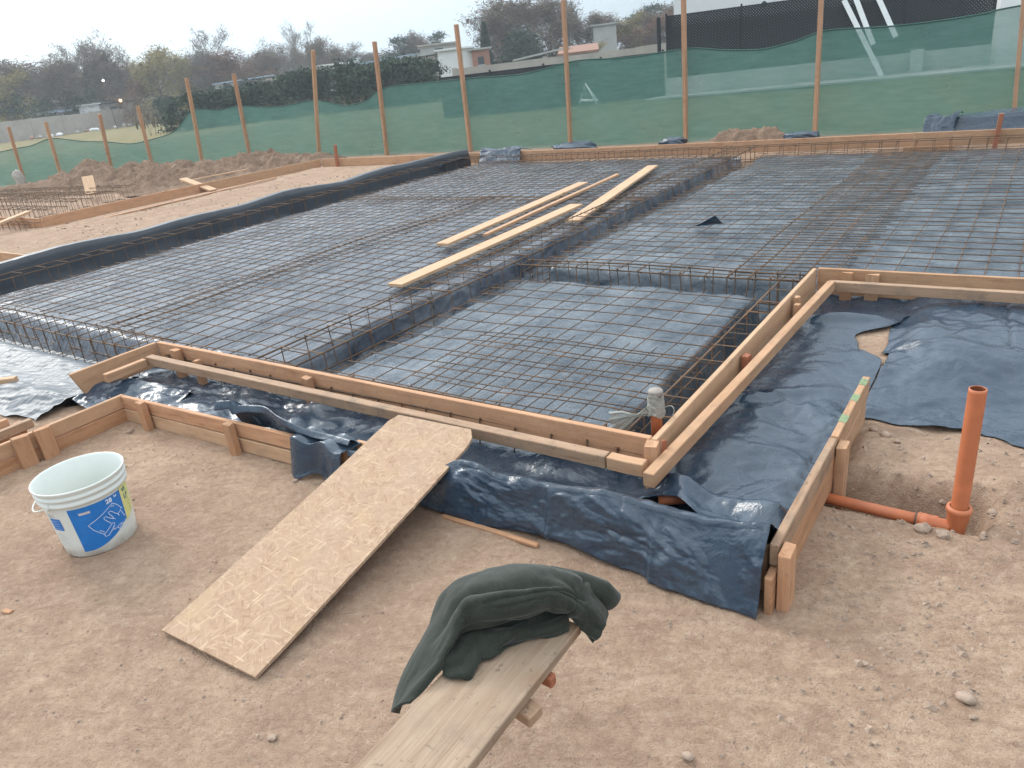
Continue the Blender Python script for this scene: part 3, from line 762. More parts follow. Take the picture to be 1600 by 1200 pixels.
# strand board ramp
bm = bmesh.new(); n = 24; W2, L2, T2 = .235, 1.275, .012
tv = []
for i in range(n+1):
    row = []
    for sx in (-1, 1):
        for k in (0, 1):
            yy = L2*i/n
            xx = sx*W2
            if i == n and sx > 0: xx -= .05; yy -= .004
            if i == n-1 and sx > 0: xx -= .012
            if i == n and sx < 0: xx += .02
            row.append(bm.verts.new((xx+random.Random(i*7+sx).uniform(-.001, .001), yy, T2*(k-1)-.006*math.sin(math.pi*i/n))))
    tv.append(row)
for a, b in zip(tv[:-1], tv[1:]):
    for p, q in ((1, 3), (3, 2), (2, 0), (0, 1)): bm.faces.new((a[p], a[q], b[q], b[p]))
bm.faces.new((tv[0][0], tv[0][2], tv[0][3], tv[0][1])); bm.faces.new((tv[-1][0], tv[-1][1], tv[-1][3], tv[-1][2]))
bmesh.ops.recalc_face_normals(bm, faces=bm.faces)
ramp = bm_obj('strand_board', bm, M_OSB, loc=(-1.945, .842, .022))
dv = Vector((-1.99+1.945, 2.045-.842, .222-.022)); dv.normalize()
ax = Vector((math.cos(.03), math.sin(.03), 0)); ax = (ax-dv*ax.dot(dv)).normalized(); az = ax.cross(dv)
ramp.rotation_euler = Matrix((ax, dv, az)).transposed().to_euler()
tag(ramp, 'strand board panel leaning as a ramp over the outer board', 'ramp board')
# plank bench with its support
bench = board('bench_plank', 'dusty raised plank carrying the green fleece at the bottom', 'plank', (-.80, -.35, .425), (-.79, 1.085, .425), .188, .025, W_BENCH, bev=.002, bow=.002)
o = board('cleat', 'pale wooden cleat sticking out under the raised plank', 'cleat', (-.90, .885, .388), (-.680, .862, .380), .042, .030, W_GREY)
o = board('cleat', 'reddish cleat end under the raised plank near the fleece', 'cleat', (-.88, .955, .395), (-.690, .950, .392), .022, .028, W_RED)
for k_, yy_ in enumerate((-.25, .22)): stake('post carrying the raised plank, %s one' % ('rear', 'front')[k_], -.80, yy_, -.05, .424, .09, .045, 0, W_GREY, (0, 0), None)
board('offcut', 'short stub of wood lying at the foot of the raised plank', 'offcut', (-1.10, 1.25, .0), (-1.0, 1.19, .008), .045, .035, W_NEW)
board('offcut', 'tiny wood chip on the dirt left of the ramp', 'offcut', (-2.86, .62, .0), (-2.82, .63, .0), .02, .008, W_STAKE)

# ---------------------------------------------------------------- reinforcing mesh and cages
rs = random.Random(3)
def wavy(p, q, seg, amp, zf=None):
    p = Vector(p); q = Vector(q); n = max(2, int((q-p).length/seg)); o = []
    ph = rs.uniform(0, 9); a = rs.uniform(-amp, amp); b = rs.uniform(-amp, amp)
    for i in range(n+1):
        t = i/n; v = p.lerp(q, t)
        d = Vector((-(q-p).y, (q-p).x, 0)).normalized()
        v = v+d*(a*math.sin(t*5+ph))+Vector((0, 0, b*math.sin(t*7+ph)))
        if zf: v.z += zf(v.x, v.y)
        o.append(v)
    return o
def sagz(x, y): return .006*math.sin(x*2.3+y*1.7)+.005*math.sin(x*5.1-y*3.3)
def mat_panel(label, x0, x1, y0, y1, z, sx=.172, sy=.172, r=.0037, ox=0, oy=0, seg=.45, skew=0, extra=0):
    T = Tubes(); W = Tubes()
    x = x0+ox; k = 0
    while x <= x1:
        a = rs.uniform(-.012, .012)
        T.add(wavy((x+a, y0-rs.uniform(0, .06), z), (x+a+skew, y1+rs.uniform(0, .06), z), seg, .006, sagz), r, 4)
        x += sx
    y = y0+oy
    while y <= y1:
        a = rs.uniform(-.012, .012)
        T.add(wavy((x0-rs.uniform(0, .06), y+a, z+2*r), (x1+rs.uniform(0, .06), y+a, z+2*r), seg, .006, sagz), r, 4)
        y += sy
    o = T.obj('rebar_mesh', M_RUST); tag(o, label, 'rebar mesh', 'welded mesh panels laid in the slab')
    # knots of tying wire as a part
    x = x0+ox
    ks = Tubes()
    cnt = 0
    while x <= x1 and cnt < 1400:
        y = y0+oy
        while y <= y1:
            if rs.random() < (.5 if y < 6.5 else .18):
                c = Vector((x, y, z+sagz(x, y)+r)); an = rs.uniform(0, 3)
                d = Vector((math.cos(an), math.sin(an), rs.uniform(-.8, .2)))*.02
                ks.add([c-d*.7, c+Vector((0, 0, r*2.4)), c+d*1.3], .0013, 3, cap=False); cnt += 1
            y += sy
        x += sx
    if cnt:
        w = ks.obj('tie_wire', M_WIRE, o); w['kind'] = 'stuff'
    return o
mat_panel('welded mesh over the near half of the left bay', -8.30, -5.55, 2.72, 7.9, .075)
mat_panel('welded mesh over the left bay next to the beam cage, near half', -5.95, -3.62, 2.60, 7.9, .083, ox=.05)
mat_panel('welded mesh over the far half of the left bay beyond the planks', -8.35, -3.62, 7.6, 11.25, .078, seg=.8, oy=.07)
mat_panel('welded mesh left of the dense strip in the right bay', -3.30, -.98, 5.05, 11.15, .070, ox=.03, oy=.02, seg=.6)
mat_panel('welded mesh at right of the dense strip, running off the picture', -1.72, 2.3, 5.02, 11.1, .079, ox=-.0, oy=.09, seg=.6, skew=-.02)
mat_panel('welded mesh over the small inner pad behind the front board', -3.28, -1.32, 2.46, 4.62, .070, sy=.172, seg=.3, r=.0035)
T = mat_panel('second mesh lapped over the inner pad with doubled bars', -2.72, -1.25, 2.50, 3.55, .079, ox=.065, oy=.06, seg=.3, r=.0035)

def cage(label, p, q, w, z0, z1, step, r=.0045, ends=0, group='reinforcing cages in the trenches', ties=.35, rot=0, lim=100):
    """beam cage from p to q (xy), width w"""
    p = Vector((*p, 0)); q = Vector((*q, 0)); d = (q-p).normalized(); s = Vector((-d.y, d.x, 0)); L = (q-p).length
    root = empty('rebar_cage', p); tag(root, label, 'rebar cage', group)
    for k, (sy, z) in enumerate(((-1, z1), (1, z1), (-1, z0), (1, z0))):
        T = Tubes(); T.add([v-p for v in wavy(p+s*(sy*w/2)+Vector((0, 0, z))-d*.05, p+s*(sy*w/2)+d*(L+.05)+Vector((0, 0, z)), .4, .008)], r*1.35, 5)
        T.obj('bar', M_RUST, root)
    n = int(L/step)
    x = 0.0; i = 0
    many = None
    while x < L:
        T = Tubes(); lean = rs.uniform(-.03, .03); dz = rs.uniform(-.008, .008); hh = w/2+.006
        c = d*x
        P = [c+s*(-hh)+Vector((0, 0, z1+.008+dz)), c+s*hh+Vector((0, 0, z1+.008+dz))+d*lean*.3,
             c+s*hh+Vector((0, 0, z0-.006))+d*lean, c-s*hh+Vector((0, 0, z0-.006))+d*lean*1.2, c-s*hh+Vector((0, 0, z1+.008+dz))]
        T.add(P, r*.95, 4)
        # hooked tail
        T.add([P[0], P[0]+s*.035+d*.02-Vector((0, 0, .03))], r*.7, 4)
        if i < lim:
            st_ = T.obj('stirrup', M_RUST, root, smooth=False)
            if rs.random() < ties:
                K = Tubes()
                for cc in (P[rs.randint(0, 1)],):
                    for j in range(3):
                        a = rs.uniform(0, 6); e = Vector((math.cos(a), math.sin(a), rs.uniform(-1, .6)))*rs.uniform(.01, .022)
                        K.add([cc-e*.5, cc+Vector((0, 0, .004)), cc+e], .0014, 3, cap=False)
                K.obj('tie_wire', M_WIRE, st_)
        else: break
        x += step*rs.uniform(.85, 1.15); i += 1
    return root
cage('long beam cage running away between the left bay and the inner pad', (-3.53, 2.45), (-3.60, 11.2), .38, -.11, .165, .205)
cage('beam cage in the black lined trench at the far left of the slab', (-8.74, 2.75), (-8.90, 11.3), .26, -.06, .17, .27)
cage('front left cage beside the mitred board', (-8.0, 2.42), (-4.72, 2.42), .22, -.10, .145, .175)
cage('short cross cage between the inner pad and the right bay', (-3.35, 4.90), (-1.15, 4.90), .17, -.10, .125, .165)
cage('cage along the inside of the right formwork', (-1.22, 2.48), (-1.22, 4.88), .15, -.09, .12, .20)
cage('low cage hidden under the front board, its stirrup feet showing below the rail', (-4.5, 2.44), (-1.2, 2.44), .16, -.05, .12, .17)
cage('cage along the far formwork board', (-9.3, 11.43), (2.3, 11.48), .20, -.07, .13, .21, r=.004)
cage('cage behind the right formwork board', (-1.0, 5.05), (1.9, 5.05), .15, -.09, .08, .2)
for i in range(4):
    cage('cage %s of the left foundation trench' % ('nearest the orange board', 'second from the orange board', 'third from the orange board', 'farthest, by the dirt pile')[i],
         (-20.5, 6.1+i*.62), (-13.9-.5*i, 6.15+i*.72), .30, -.08, .22, .19, r=.005, group='cages of the left foundation', ties=0)
cage('stirrups in front of the left foundation corner board', (-18.5, 5.42), (-13.2, 5.42), .14, -.05, .13, .2, group='cages of the left foundation', ties=0)

# ---------------------------------------------------------------- bucket
BH = .312
def br(z): return .136+(.158-.136)*z/BH          # wall radius
bk = empty('bucket', (-2.985, 1.055, .0)); tag(bk, 'dirty white plastic bucket with blue and yellow label standing on the dirt at left', 'bucket')
prof = [(.118, .006), (br(0)-.006, .0), (br(0), .006)]+[(br(z), z) for z in (.05, .1, .15, .2, .235)]
prof += [(br(.24), .240), (.163, .243), (.165, .250), (.163, .257), (.158, .262), (.158, .268), (.166, .272), (.168, .280), (.163, .285), (.1605, .289), (.166, .297), (.170, .304), (.1705, .310), (.168, .3125), (.1655, .310), (.161, .300)]
prof += [(br(z)-.004, z) for z in (.25, .2, .15, .1, .05, .012)]+[(.118, .010)]
body = bm_obj('body', lathe_bm(prof, 64, True, True), M_BUCKET, bk, True)
f0 = math.atan2(-1.035, 3.0)                      # direction from the bucket to where it faces
def cyl(a, z, off=.0012):
    r = br(z)+off; a = f0+a
    return (r*math.cos(a), r*math.sin(a), z)
def patch(name, a0, a1, zlo, zhi, mat, off=.0012, parent=body, n=28):
    A = np.linspace(a0, a1, n); v = []; f = []
    for i, a in enumerate(A):
        for j in range(9):
            t = j/8; z0 = zlo((a-a0)/(a1-a0)) if callable(zlo) else zlo
            z = z0+(zhi-z0)*t; v.append(cyl(a, z, off))
    for i in range(n-1):
        for j in range(8):
            b = i*9+j; f.append((b, b+9, b+10, b+1))
    return mesh_obj(name, v, f, mat, parent, True)
lab = patch('label', -.56, .86, lambda t: .028+.10*max(0, t-.15)**1.6, .228, M_BLUE, parent=bk)
lab2 = patch('label', .80, 1.26, lambda t: .085+.03*t, .236, M_YEL, .0018, bk); lab2['label'] = 'yellow side label'
lab3 = patch('label', -1.22, -.86, .135, .190, M_BLUE, .0012, bk, 12); lab3['label'] = 'small blue side label'
patch('sticker', -.33, -.06, .196, .206, M_STICK, .0022, lab, 8)
def line(name, pts, w, parent, mat=M_INKW, off=.0024, closed=False):
    """ribbon following (angle, height) points; angle in label units"""
    v = []; f = []; P_ = []
    for p, q in zip(pts[:-1], pts[1:]):
        k = max(1, int(max(abs(p[0]-q[0])/.06, abs(p[1]-q[1])/.02)))
        for i in range(k): P_.append((p[0]+(q[0]-p[0])*i/k, p[1]+(q[1]-p[1])*i/k))
    P_.append(pts[-1]); Rr = .15
    for i, p in enumerate(P_):
        a = P_[max(0, i-1)]; b = P_[min(len(P_)-1, i+1)]
        dx = (b[0]-a[0])*Rr; dz = b[1]-a[1]; L = math.hypot(dx, dz) or 1
        nx, nz = -dz/L*w/2, dx/L*w/2
        v.append(cyl(p[0]+nx/Rr, p[1]+nz, off)); v.append(cyl(p[0]-nx/Rr, p[1]-nz, off))
    for i in range(len(P_)-1): f.append((2*i, 2*i+1, 2*i+3, 2*i+2))
    return v, f
V = []; Fc = []
def addl(pts, w=.0022):
    v, f = line('', pts, w, None); b = len(V); V.extend(v); Fc.extend([tuple(b+i for i in q) for q in f])
# label picture: a hand with spread fingers, holding a block in front of a panel
def Lp(px, py):      # label drawing units (0..1 across, 0..1 up)
    return (-.56+1.42*px, .030+.172*py)
for pl in ([(.74, .96), (.50, .80), (.24, .66), (.30, .50), (.40, .36), (.44, .30)],
           [(.74, .96), (.82, .86), (.90, .70)],
           [(.43, .30), (.52, .38), (.60, .46), (.63, .49)],
           [(.44, .30), (.445, .24), (.50, .235), (.60, .335), (.57, .33)],
           [(.63, .49), (.67, .47), (.66, .42), (.62, .39)],
           [(.61, .50), (.555, .60), (.52, .67), (.52, .71), (.56, .72), (.60, .66), (.66, .59), (.68, .60)],
           [(.68, .60), (.66, .67), (.625, .75), (.625, .79), (.66, .80), (.70, .75), (.74, .68), (.78, .63)],
           [(.66, .59), (.69, .58), (.705, .54)], [(.78, .63), (.80, .59), (.79, .56)],
           [(.78, .63), (.84, .66), (.90, .73)], [(.86, .66), (.88, .60), (.90, .52), (.93, .46)],
           [(.60, .335), (.64, .31), (.70, .33), (.76, .36), (.84, .35), (.86, .31)],
           [(.70, .33), (.73, .26), (.78, .24), (.84, .31)], [(.74, .27), (.80, .35)], [(.78, .25), (.83, .33)],
           [(.66, .38), (.60, .36), (.63, .33)], [(.72, .91), (.71, .87)], [(.75, .91), (.74, .86)], [(.42, .42), (.45, .36)], [(.39, .45), (.41, .41)]):
    addl([Lp(*p) for p in pl])
mesh_obj('hand_drawing', V, Fc, M_INKW, lab)
def text(body_, a, z, size, mat, parent, tilt=0, off=.0026, bold=.0):
    cu = bpy.data.curves.new('txt', 'FONT'); cu.body = body_; cu.size = size; cu.offset = bold
    o = bpy.data.objects.new('txt', cu); C.objects.link(o)
    dg = bpy.context.evaluated_depsgraph_get(); me = bpy.data.meshes.new_from_object(o.evaluated_get(dg))
    v = []
    for q in me.vertices:
        x = q.co.x*math.cos(tilt)-q.co.y*math.sin(tilt); y = q.co.x*math.sin(tilt)+q.co.y*math.cos(tilt)
        v.append(cyl(a+x/.15, z+y, off))
    f = [tuple(p.vertices) for p in me.polygons]
    bpy.data.objects.remove(o); bpy.data.curves.remove(cu); bpy.data.meshes.remove(me)
    return mesh_obj('lettering', v, f, mat, parent)
text('28', .34, .203, .026, M_INKW, lab, 0, bold=.0008); text('kg', .58, .213, .015, M_INKW, lab, 0, bold=.0005)
text('VE', .88, .207, .024, M_INKG, lab2, 0, bold=.0008); text('LP', .90, .176, .030, M_INKG, lab2, 0, bold=.0008)
V = []; Fc = []
for k in range(5): addl([(.96+.02*k, .170-.014*k), (1.04+.02*k, .166-.014*k), (1.12, .170-.014*k)], .0015)
mesh_obj('small_print', V, Fc, M_INKG, lab2)
V = []; Fc = []
for k in range(4): addl([(-1.18, .180-.012*k), (-.90, .180-.012*k)], .0010)
mesh_obj('small_print', V, Fc, M_INKW, lab3)
V = []; Fc = []
for k in range(6): addl([(-1.20, .120-.011*k), (-.92+.05*(k % 3), .118-.011*k)], .0009)
mesh_obj('small_print', V, Fc, M_INKD, bk)
text('ACO', -1.22, .198, .016, M_INKD, bk, 0)
# fallen handle hanging at the left, and its ear
T = Tubes(); pts = []
for k in range(17):
    a = -2.35+k*(1.35)/16; t = k/16
    rr = .163+.022*math.sin(math.pi*t); pts.append((rr*math.cos(f0+a), rr*math.sin(f0+a), .250-.030*math.sin(math.pi*t)))
T.add(pts, .0032, 6); T.obj('handle', M_BUCKET, bk)
for a in (-2.38, -.98):
    bm = bmesh.new(); bmesh.ops.create_cone(bm, cap_ends=True, segments=14, radius1=.014, radius2=.012, depth=.014,
        matrix=Matrix.Rotation(f0+a, 4, 'Z') @ Matrix.Translation((.165, 0, .250)) @ Matrix.Rotation(math.pi/2, 4, 'Y'))
    bm_obj('handle_lug', bm, M_BUCKET, bk)

# ---------------------------------------------------------------- pipes
pr = .0265
sp = empty('standpipe', (-.057, 2.531, 0)); tag(sp, 'orange drain standpipe rising from the dirt at the right edge', 'pipe')
bm_obj('riser', lathe_bm([(pr, .04), (pr, .5), (pr-.001, .510), (pr-.004, .511), (pr-.004, .36)], 32, False), M_PVC, sp, True)
bm_obj('inner_wall', lathe_bm([(pr-.0042, .30), (pr-.0042, .509)], 32, True), M_PVC_IN, sp, True)
bm_obj('socket', lathe_bm([(pr+.001, -.045), (pr+.002, -.03), (pr+.003, .0), (pr+.008, .020), (pr+.009, .045), (pr+.013, .052), (pr+.014, .060), (pr+.012, .068), (pr+.003, .070)], 32), M_PVC, sp, True)
bm = lathe_bm([(.026, 0), (.026, .06), (.030, .065), (.032, .078), (.030, .088), (.026, .092)], 28, False)
bmesh.ops.transform(bm, matrix=Matrix.Translation((-.02, 0, -.022)) @ Matrix.Rotation(-math.pi/2, 4, 'Y'), verts=bm.verts); bm_obj('elbow', bm, M_PVC, sp, True)
hp = empty('drain_pipe', (-.11, 2.537, -.022)); tag(hp, 'orange drain pipe lying in the narrow trench at right', 'pipe')
T = Tubes(); T.add([(-.012, 0, 0), (-.2, .004, .001), (-.62, .028, .0)], .0215, 20); T.obj('tube', M_PVC, hp)
bm = lathe_bm([(.022, 0), (.0265, .004), (.028, .012), (.026, .02), (.026, .05), (.028, .054), (.029, .062), (.026, .068), (.022, .069)], 24, False)
bmesh.ops.transform(bm, matrix=Matrix.Rotation(-math.pi/2, 4, 'Y'), verts=bm.verts); bm_obj('coupling', bm, M_PVC, hp, True)
bm = lathe_bm([(.022, .066), (.0255, .068), (.0255, .073), (.022, .075)], 24, False)
bmesh.ops.transform(bm, matrix=Matrix.Rotation(-math.pi/2, 4, 'Y'), verts=bm.verts); bm_obj('seal_ring', bm, M_RUBBER, hp, True)
T = Tubes(); T.add([(-1.02, 2.215, .03), (-.93, 2.26, .035)], .026, 16); o = T.obj('drain_pipe', M_PVC); tag(o, 'orange pipe stub peeping from under the front right corner of the formwork', 'pipe')
# capped pipe wrapped in clear film inside the corner
cp = empty('capped_pipe', (-1.175, 2.56, 0)); tag(cp, 'orange pipe with grey cap wrapped in clear film inside the front right corner', 'pipe')
bm_obj('tube', lathe_bm([(.0235, -.05), (.0235, .27)], 24), M_PVC, cp, True)
M_CAP = m_plain('grey_cap', (.30, .255, .225), .6, .2, 30)
bm_obj('cap', lathe_bm([(.0245, .245), (.0285, .262), (.0285, .292), (.031, .294), (.031, .312), (.027, .318), (.020, .316), (.018, .318)], 24, False, True), M_CAP, cp, True)
u, v = np.meshgrid(np.linspace(0, 2*math.pi, 48), np.linspace(0, 1, 30), indexing='ij')
rr = .030+.004*v+.008*np.abs(perlin(np.cos(u)*2.2+5, np.sin(u)*2.2+v*3))+.004*np.abs(perlin(u*3, v*7))
w = grid_obj('film_wrap', np.stack([rr*np.cos(u), rr*np.sin(u), .300-.095*v+.008*np.sin(u*3)], -1), M_CLEAR, parent=cp)
# tied bag tail spreading to the left
u, v = np.meshgrid(np.linspace(0, 1, 50), np.linspace(0, 1, 60), indexing='ij')
wd = np.where(v < .35, .035-.07*v, .0105+.21*(v-.35)**.9); ang = (u-.5)*2
bx = -.022-.145*v-.02*ang*v; by = -.10*v+wd*ang*.2-.01
bz = .225-.04*v-.055*v**1.5-wd*ang*.80+.006*np.sin(ang*19)*(.3+v)
by = by+.016*np.sin(ang*14+1)*v+.01*perlin(ang*3, v*5)
o = grid_obj('film_tail', np.stack([bx, by, bz], -1), M_CLEAR, parent=cp)
T = Tubes(); pts = [(.03+.045*math.sin(t*2.4)+.0*t, .004*math.sin(t*9)+.012, .235-.05*t+.035*math.sin(t*3.0)) for t in [i/10 for i in range(11)]]
T.add(pts, .003, 5); T.obj('film_strand', M_CLEAR, cp)

# ---------------------------------------------------------------- fleece
FJ = np.array([[(-0.995, 0.751, 0.36), (-0.95, 0.726, 0.4), (-0.924, 0.722, 0.43), (-0.912, 0.728, 0.44), (-0.898, 0.733, 0.445)], [(-1.051, 0.885, 0.36), (-0.991, 0.815, 0.42), (-0.934, 0.806, 0.45), (-0.89, 0.802, 0.47), (-0.882, 0.819, 0.458)], [(-1.078, 1.043, 0.38), (-1.006, 0.928, 0.45), (-0.926, 0.884, 0.5), (-0.877, 0.864, 0.51), (-0.885, 0.86, 0.475)], [(-1.079, 1.183, 0.4), (-1.001, 1.0, 0.5), (-0.906, 0.943, 0.55), (-0.863, 0.914, 0.545), (-0.884, 0.903, 0.5)], [(-1.047, 1.292, 0.42), (-0.946, 1.054, 0.53), (-0.845, 0.968, 0.58), (-0.809, 0.938, 0.565), (-0.825, 0.949, 0.51)], [(-0.968, 1.298, 0.42), (-0.877, 1.096, 0.55), (-0.784, 1.003, 0.59), (-0.756, 0.98, 0.57), (-0.764, 0.997, 0.52)], [(-0.908, 1.297, 0.42), (-0.808, 1.12, 0.55), (-0.739, 1.04, 0.58), (-0.729, 1.025, 0.555), (-0.752, 1.045, 0.51)], [(-0.864, 1.288, 0.42), (-0.752, 1.145, 0.535), (-0.711, 1.08, 0.55), (-0.707, 1.053, 0.53), (-0.732, 1.063, 0.49)], [(-0.782, 1.258, 0.42), (-0.721, 1.159, 0.5), (-0.687, 1.09, 0.52), (-0.689, 1.069, 0.5), (-0.722, 1.081, 0.46)], [(-0.725, 1.219, 0.42), (-0.693, 1.167, 0.46), (-0.665, 1.103, 0.48), (-0.673, 1.085, 0.46), (-0.703, 1.087, 0.43)], [(-0.681, 1.18, 0.4), (-0.682, 1.178, 0.42), (-0.655, 1.122, 0.44), (-0.654, 1.094, 0.43), (-0.668, 1.084, 0.41)]])
FI = np.array([(-0.877, 0.818, 0.455), (-0.849, 0.825, 0.455), (-0.824, 0.834, 0.455), (-0.824, 0.854, 0.455), (-0.832, 0.882, 0.455), (-0.815, 0.899, 0.455), (-0.803, 0.922, 0.455), (-0.797, 0.951, 0.455), (-0.776, 0.978, 0.455), (-0.752, 1.002, 0.455), (-0.730, 1.022, 0.455), (-0.708, 1.052, 0.455)])
FJ[:, 0] = FJ[:, 1]+np.array([-.040, .045, -.11])
FJ[:, 0, 2] = np.maximum(FJ[:, 0, 2], .33)
def cr_axis(A, n, axis=0):
    A = np.moveaxis(A, axis, 0); N = len(A); t = np.linspace(0, N-1, n); i = np.clip(t.astype(int), 0, N-2); f = (t-i)
    f = f.reshape((-1,)+(1,)*(A.ndim-1))
    g = lambda k: A[np.clip(k, 0, N-1)]
    p0, p1, p2, p3 = g(i-1), g(i), g(i+1), g(i+2)
    o = .5*((2*p1)+(-p0+p2)*f+(2*p0-5*p1+4*p2-p3)*f**2+(-p0+3*p1-3*p2+p3)*f**3)
    return np.moveaxis(o, 0, axis)
def nrm(P):
    du = np.gradient(P, axis=0); dv = np.gradient(P, axis=1); n = np.cross(du, dv)
    return n/(np.linalg.norm(n, axis=-1, keepdims=True)+1e-9)
fl = empty('fleece_garment', (-.85, 1.0, .46)); tag(fl, 'dark green fleece garment heaped over the end of the raised plank', 'fleece')
P = cr_axis(cr_axis(FJ, 170, 0), 90, 1)
N = nrm(P)
if N[80, 40, 2] < 0: N = -N
u, v = np.meshgrid(np.linspace(0, 1, 170), np.linspace(0, 1, 90), indexing='ij')
env = np.sin(np.clip(u, 0, 1)*math.pi)**.6
def groove(c, w): return np.exp(-((v-c)/w)**2)
d = -.013*groove(.42+.10*np.sin(u*3.2), .040)*ss(.12, .3, u)*(1-ss(.5, .72, u))
d = d-.010*groove(.70-.10*u, .035)*ss(.3, .42, u)*(1-ss(.7, .82, u))
d = d-.010*groove(.62-.45*(u-.55), .03)*ss(.5, .6, u)*(1-ss(.78, .84, u))
d = d+.010*groove(.55+.1*np.sin(u*3.2), .07)*ss(.15, .35, u)*(1-ss(.5, .75, u))
d = d-.006*np.exp(-((u-.80+.05*v)/.012)**2)+.004*np.exp(-((u-.82+.05*v)/.02)**2)
d = d+.012*perlin(u*4+1, v*3)*env+.005*perlin(u*7+v*2, v*5+4)-.006*np.maximum(0, .25-np.abs(perlin(u*5+v*2+7, v*3.5-u*3)))*4*env*.5+.0010*perlin(u*26, v*18)+.003*np.sin(v*30+u*8)*ss(.85, .95, v)
d = d*ss(0, .10, u)
P = P+N*d[..., None]-np.array([-.85, 1.0, .46])
o = grid_obj('outer_layer', P, M_FLEECE, parent=fl); solidify(o, .006)
# inner crumpled layers between the lip and the plank
lip = cr_axis(FJ[1:9, 4], 120, 0)+np.array([-.012, .012, .004]); hem = cr_axis(FI, 120, 0)
mid1 = lerp(lip, hem, .35)+np.array([-.028, .03, -.005]); mid2 = lerp(lip, hem, .7)+np.array([-.006, .008, .012])
hem2 = hem+np.array([-.03, .03, -.004])
Q = cr_axis(np.stack([lip+np.array([-.02, .03, .01]), mid1, mid2, hem, hem2], 1), 60, 1)
u, v = np.meshgrid(np.linspace(0, 1, 120), np.linspace(0, 1, 60), indexing='ij')
N = nrm(Q)
d = .007*np.sin(v*22+3*np.sin(u*6))*(v < .72)+.006*perlin(u*8, v*6)
Q = Q+N*(d*np.minimum(1, v*6))[..., None]; Q[..., 2] = np.maximum(Q[..., 2], .4535)
o = grid_obj('inner_layer', Q-np.array([-.85, 1.0, .46]), M_FLEECE, parent=fl); solidify(o, .005)
Pw = P
def seam(rows, r=.0016):
    T = Tubes(); T.add([tuple(Pw[a, b]+np.array([0, 0, .0035])) for a, b in rows], r, 4); T.obj('seam', M_FLEECE, fl)
seam([(141+int(4*math.sin(b*.06)), b) for b in range(14, 86, 3)]); seam([(162, b) for b in range(16, 88, 3)])
seam([(a, 84) for a in range(6, 160, 4)], .0013)
# rear sleeve end poking out past the shoulder
T = Tubes(); T.add([(-.80+.85, 1.13-1.0, .045), (-.73+.85, 1.155-1.0, .035), (-.69+.85, 1.18-1.0, .012), (-.672+.85, 1.19-1.0, -.015)], .030, 16, r2=.024)
o = T.obj('sleeve', M_FLEECE, fl); solidify(o, .004)

# ---------------------------------------------------------------- stones and grit
def stone_mesh(seed, r):
    bm = bmesh.new(); bmesh.ops.create_icosphere(bm, subdivisions=2, radius=r); q = random.Random(seed)
    s = (q.uniform(.8, 1.3), q.uniform(.7, 1.1), q.uniform(.5, .8)); o1 = q.uniform(0, 50)
    for v in bm.verts:
        n = float(perlin(np.array(v.co.x/r*1.3+o1), np.array(v.co.y/r*1.3+v.co.z/r)))
        v.co *= 1+.35*n
        v.co.x *= s[0]; v.co.y *= s[1]; v.co.z *= s[2]
    return bm
ST_ = [(-.505, 1.215, .013, 'brown stone left of the trio of stones below the film corner'), (-.2, 1.72, .010, 'small stone right of the film corner on the dirt'),
       (-.185, 1.137, .012, 'stone lump in the dirt at the lower right'), (-.225, 1.132, .009, 'paler stone beside the stone lump at the lower right'),
       (-.469, 1.048, .013, 'rounded stone near the bottom edge right of the plank'), (-.375, 1.135, .008, 'little stone between the plank and the lower right stones'),
       (.04, 1.72, .021, 'larger pale stone at the right edge below the trench'), (.06, 1.66, .010, 'small stone below the larger pale stone at the right edge'),
       (-1.50, .74, .013, 'half buried stone between the ramp foot and the fleece'), (-1.02, 1.17, .022, 'stone under the raised plank by the wood stub'),
       (-.15, 2.44, .026, 'clod beside the foot of the standpipe'), (-.09, 2.42, .022, 'second clod at the foot of the standpipe'),
       (-.36, 3.0, .020, 'pale clod behind the outer board stake'), (-.31, 2.95, .014, 'smaller clod behind the outer board stake'),
       (.04, 2.62, .018, 'stone on the trench spoil right of the standpipe'), (-.42, 3.09, .018, 'brick coloured crumb under the right film edge'),
       (-2.55, 1.72, .012, 'stone at the outer board left of the ramp'), (-3.9, 1.70, .018, 'clod in the inner corner of the outer boards')]
for i, (x, y, r, l) in enumerate(ST_):
    o = bm_obj('stone', stone_mesh(i, r), M_STONE, smooth=(i % 3 == 0), loc=(x, y, float(ground_h(np.array(x), np.array(y)))+r*.35), rot=(0, 0, i)); tag(o, l, 'stone', 'stones on the dirt')
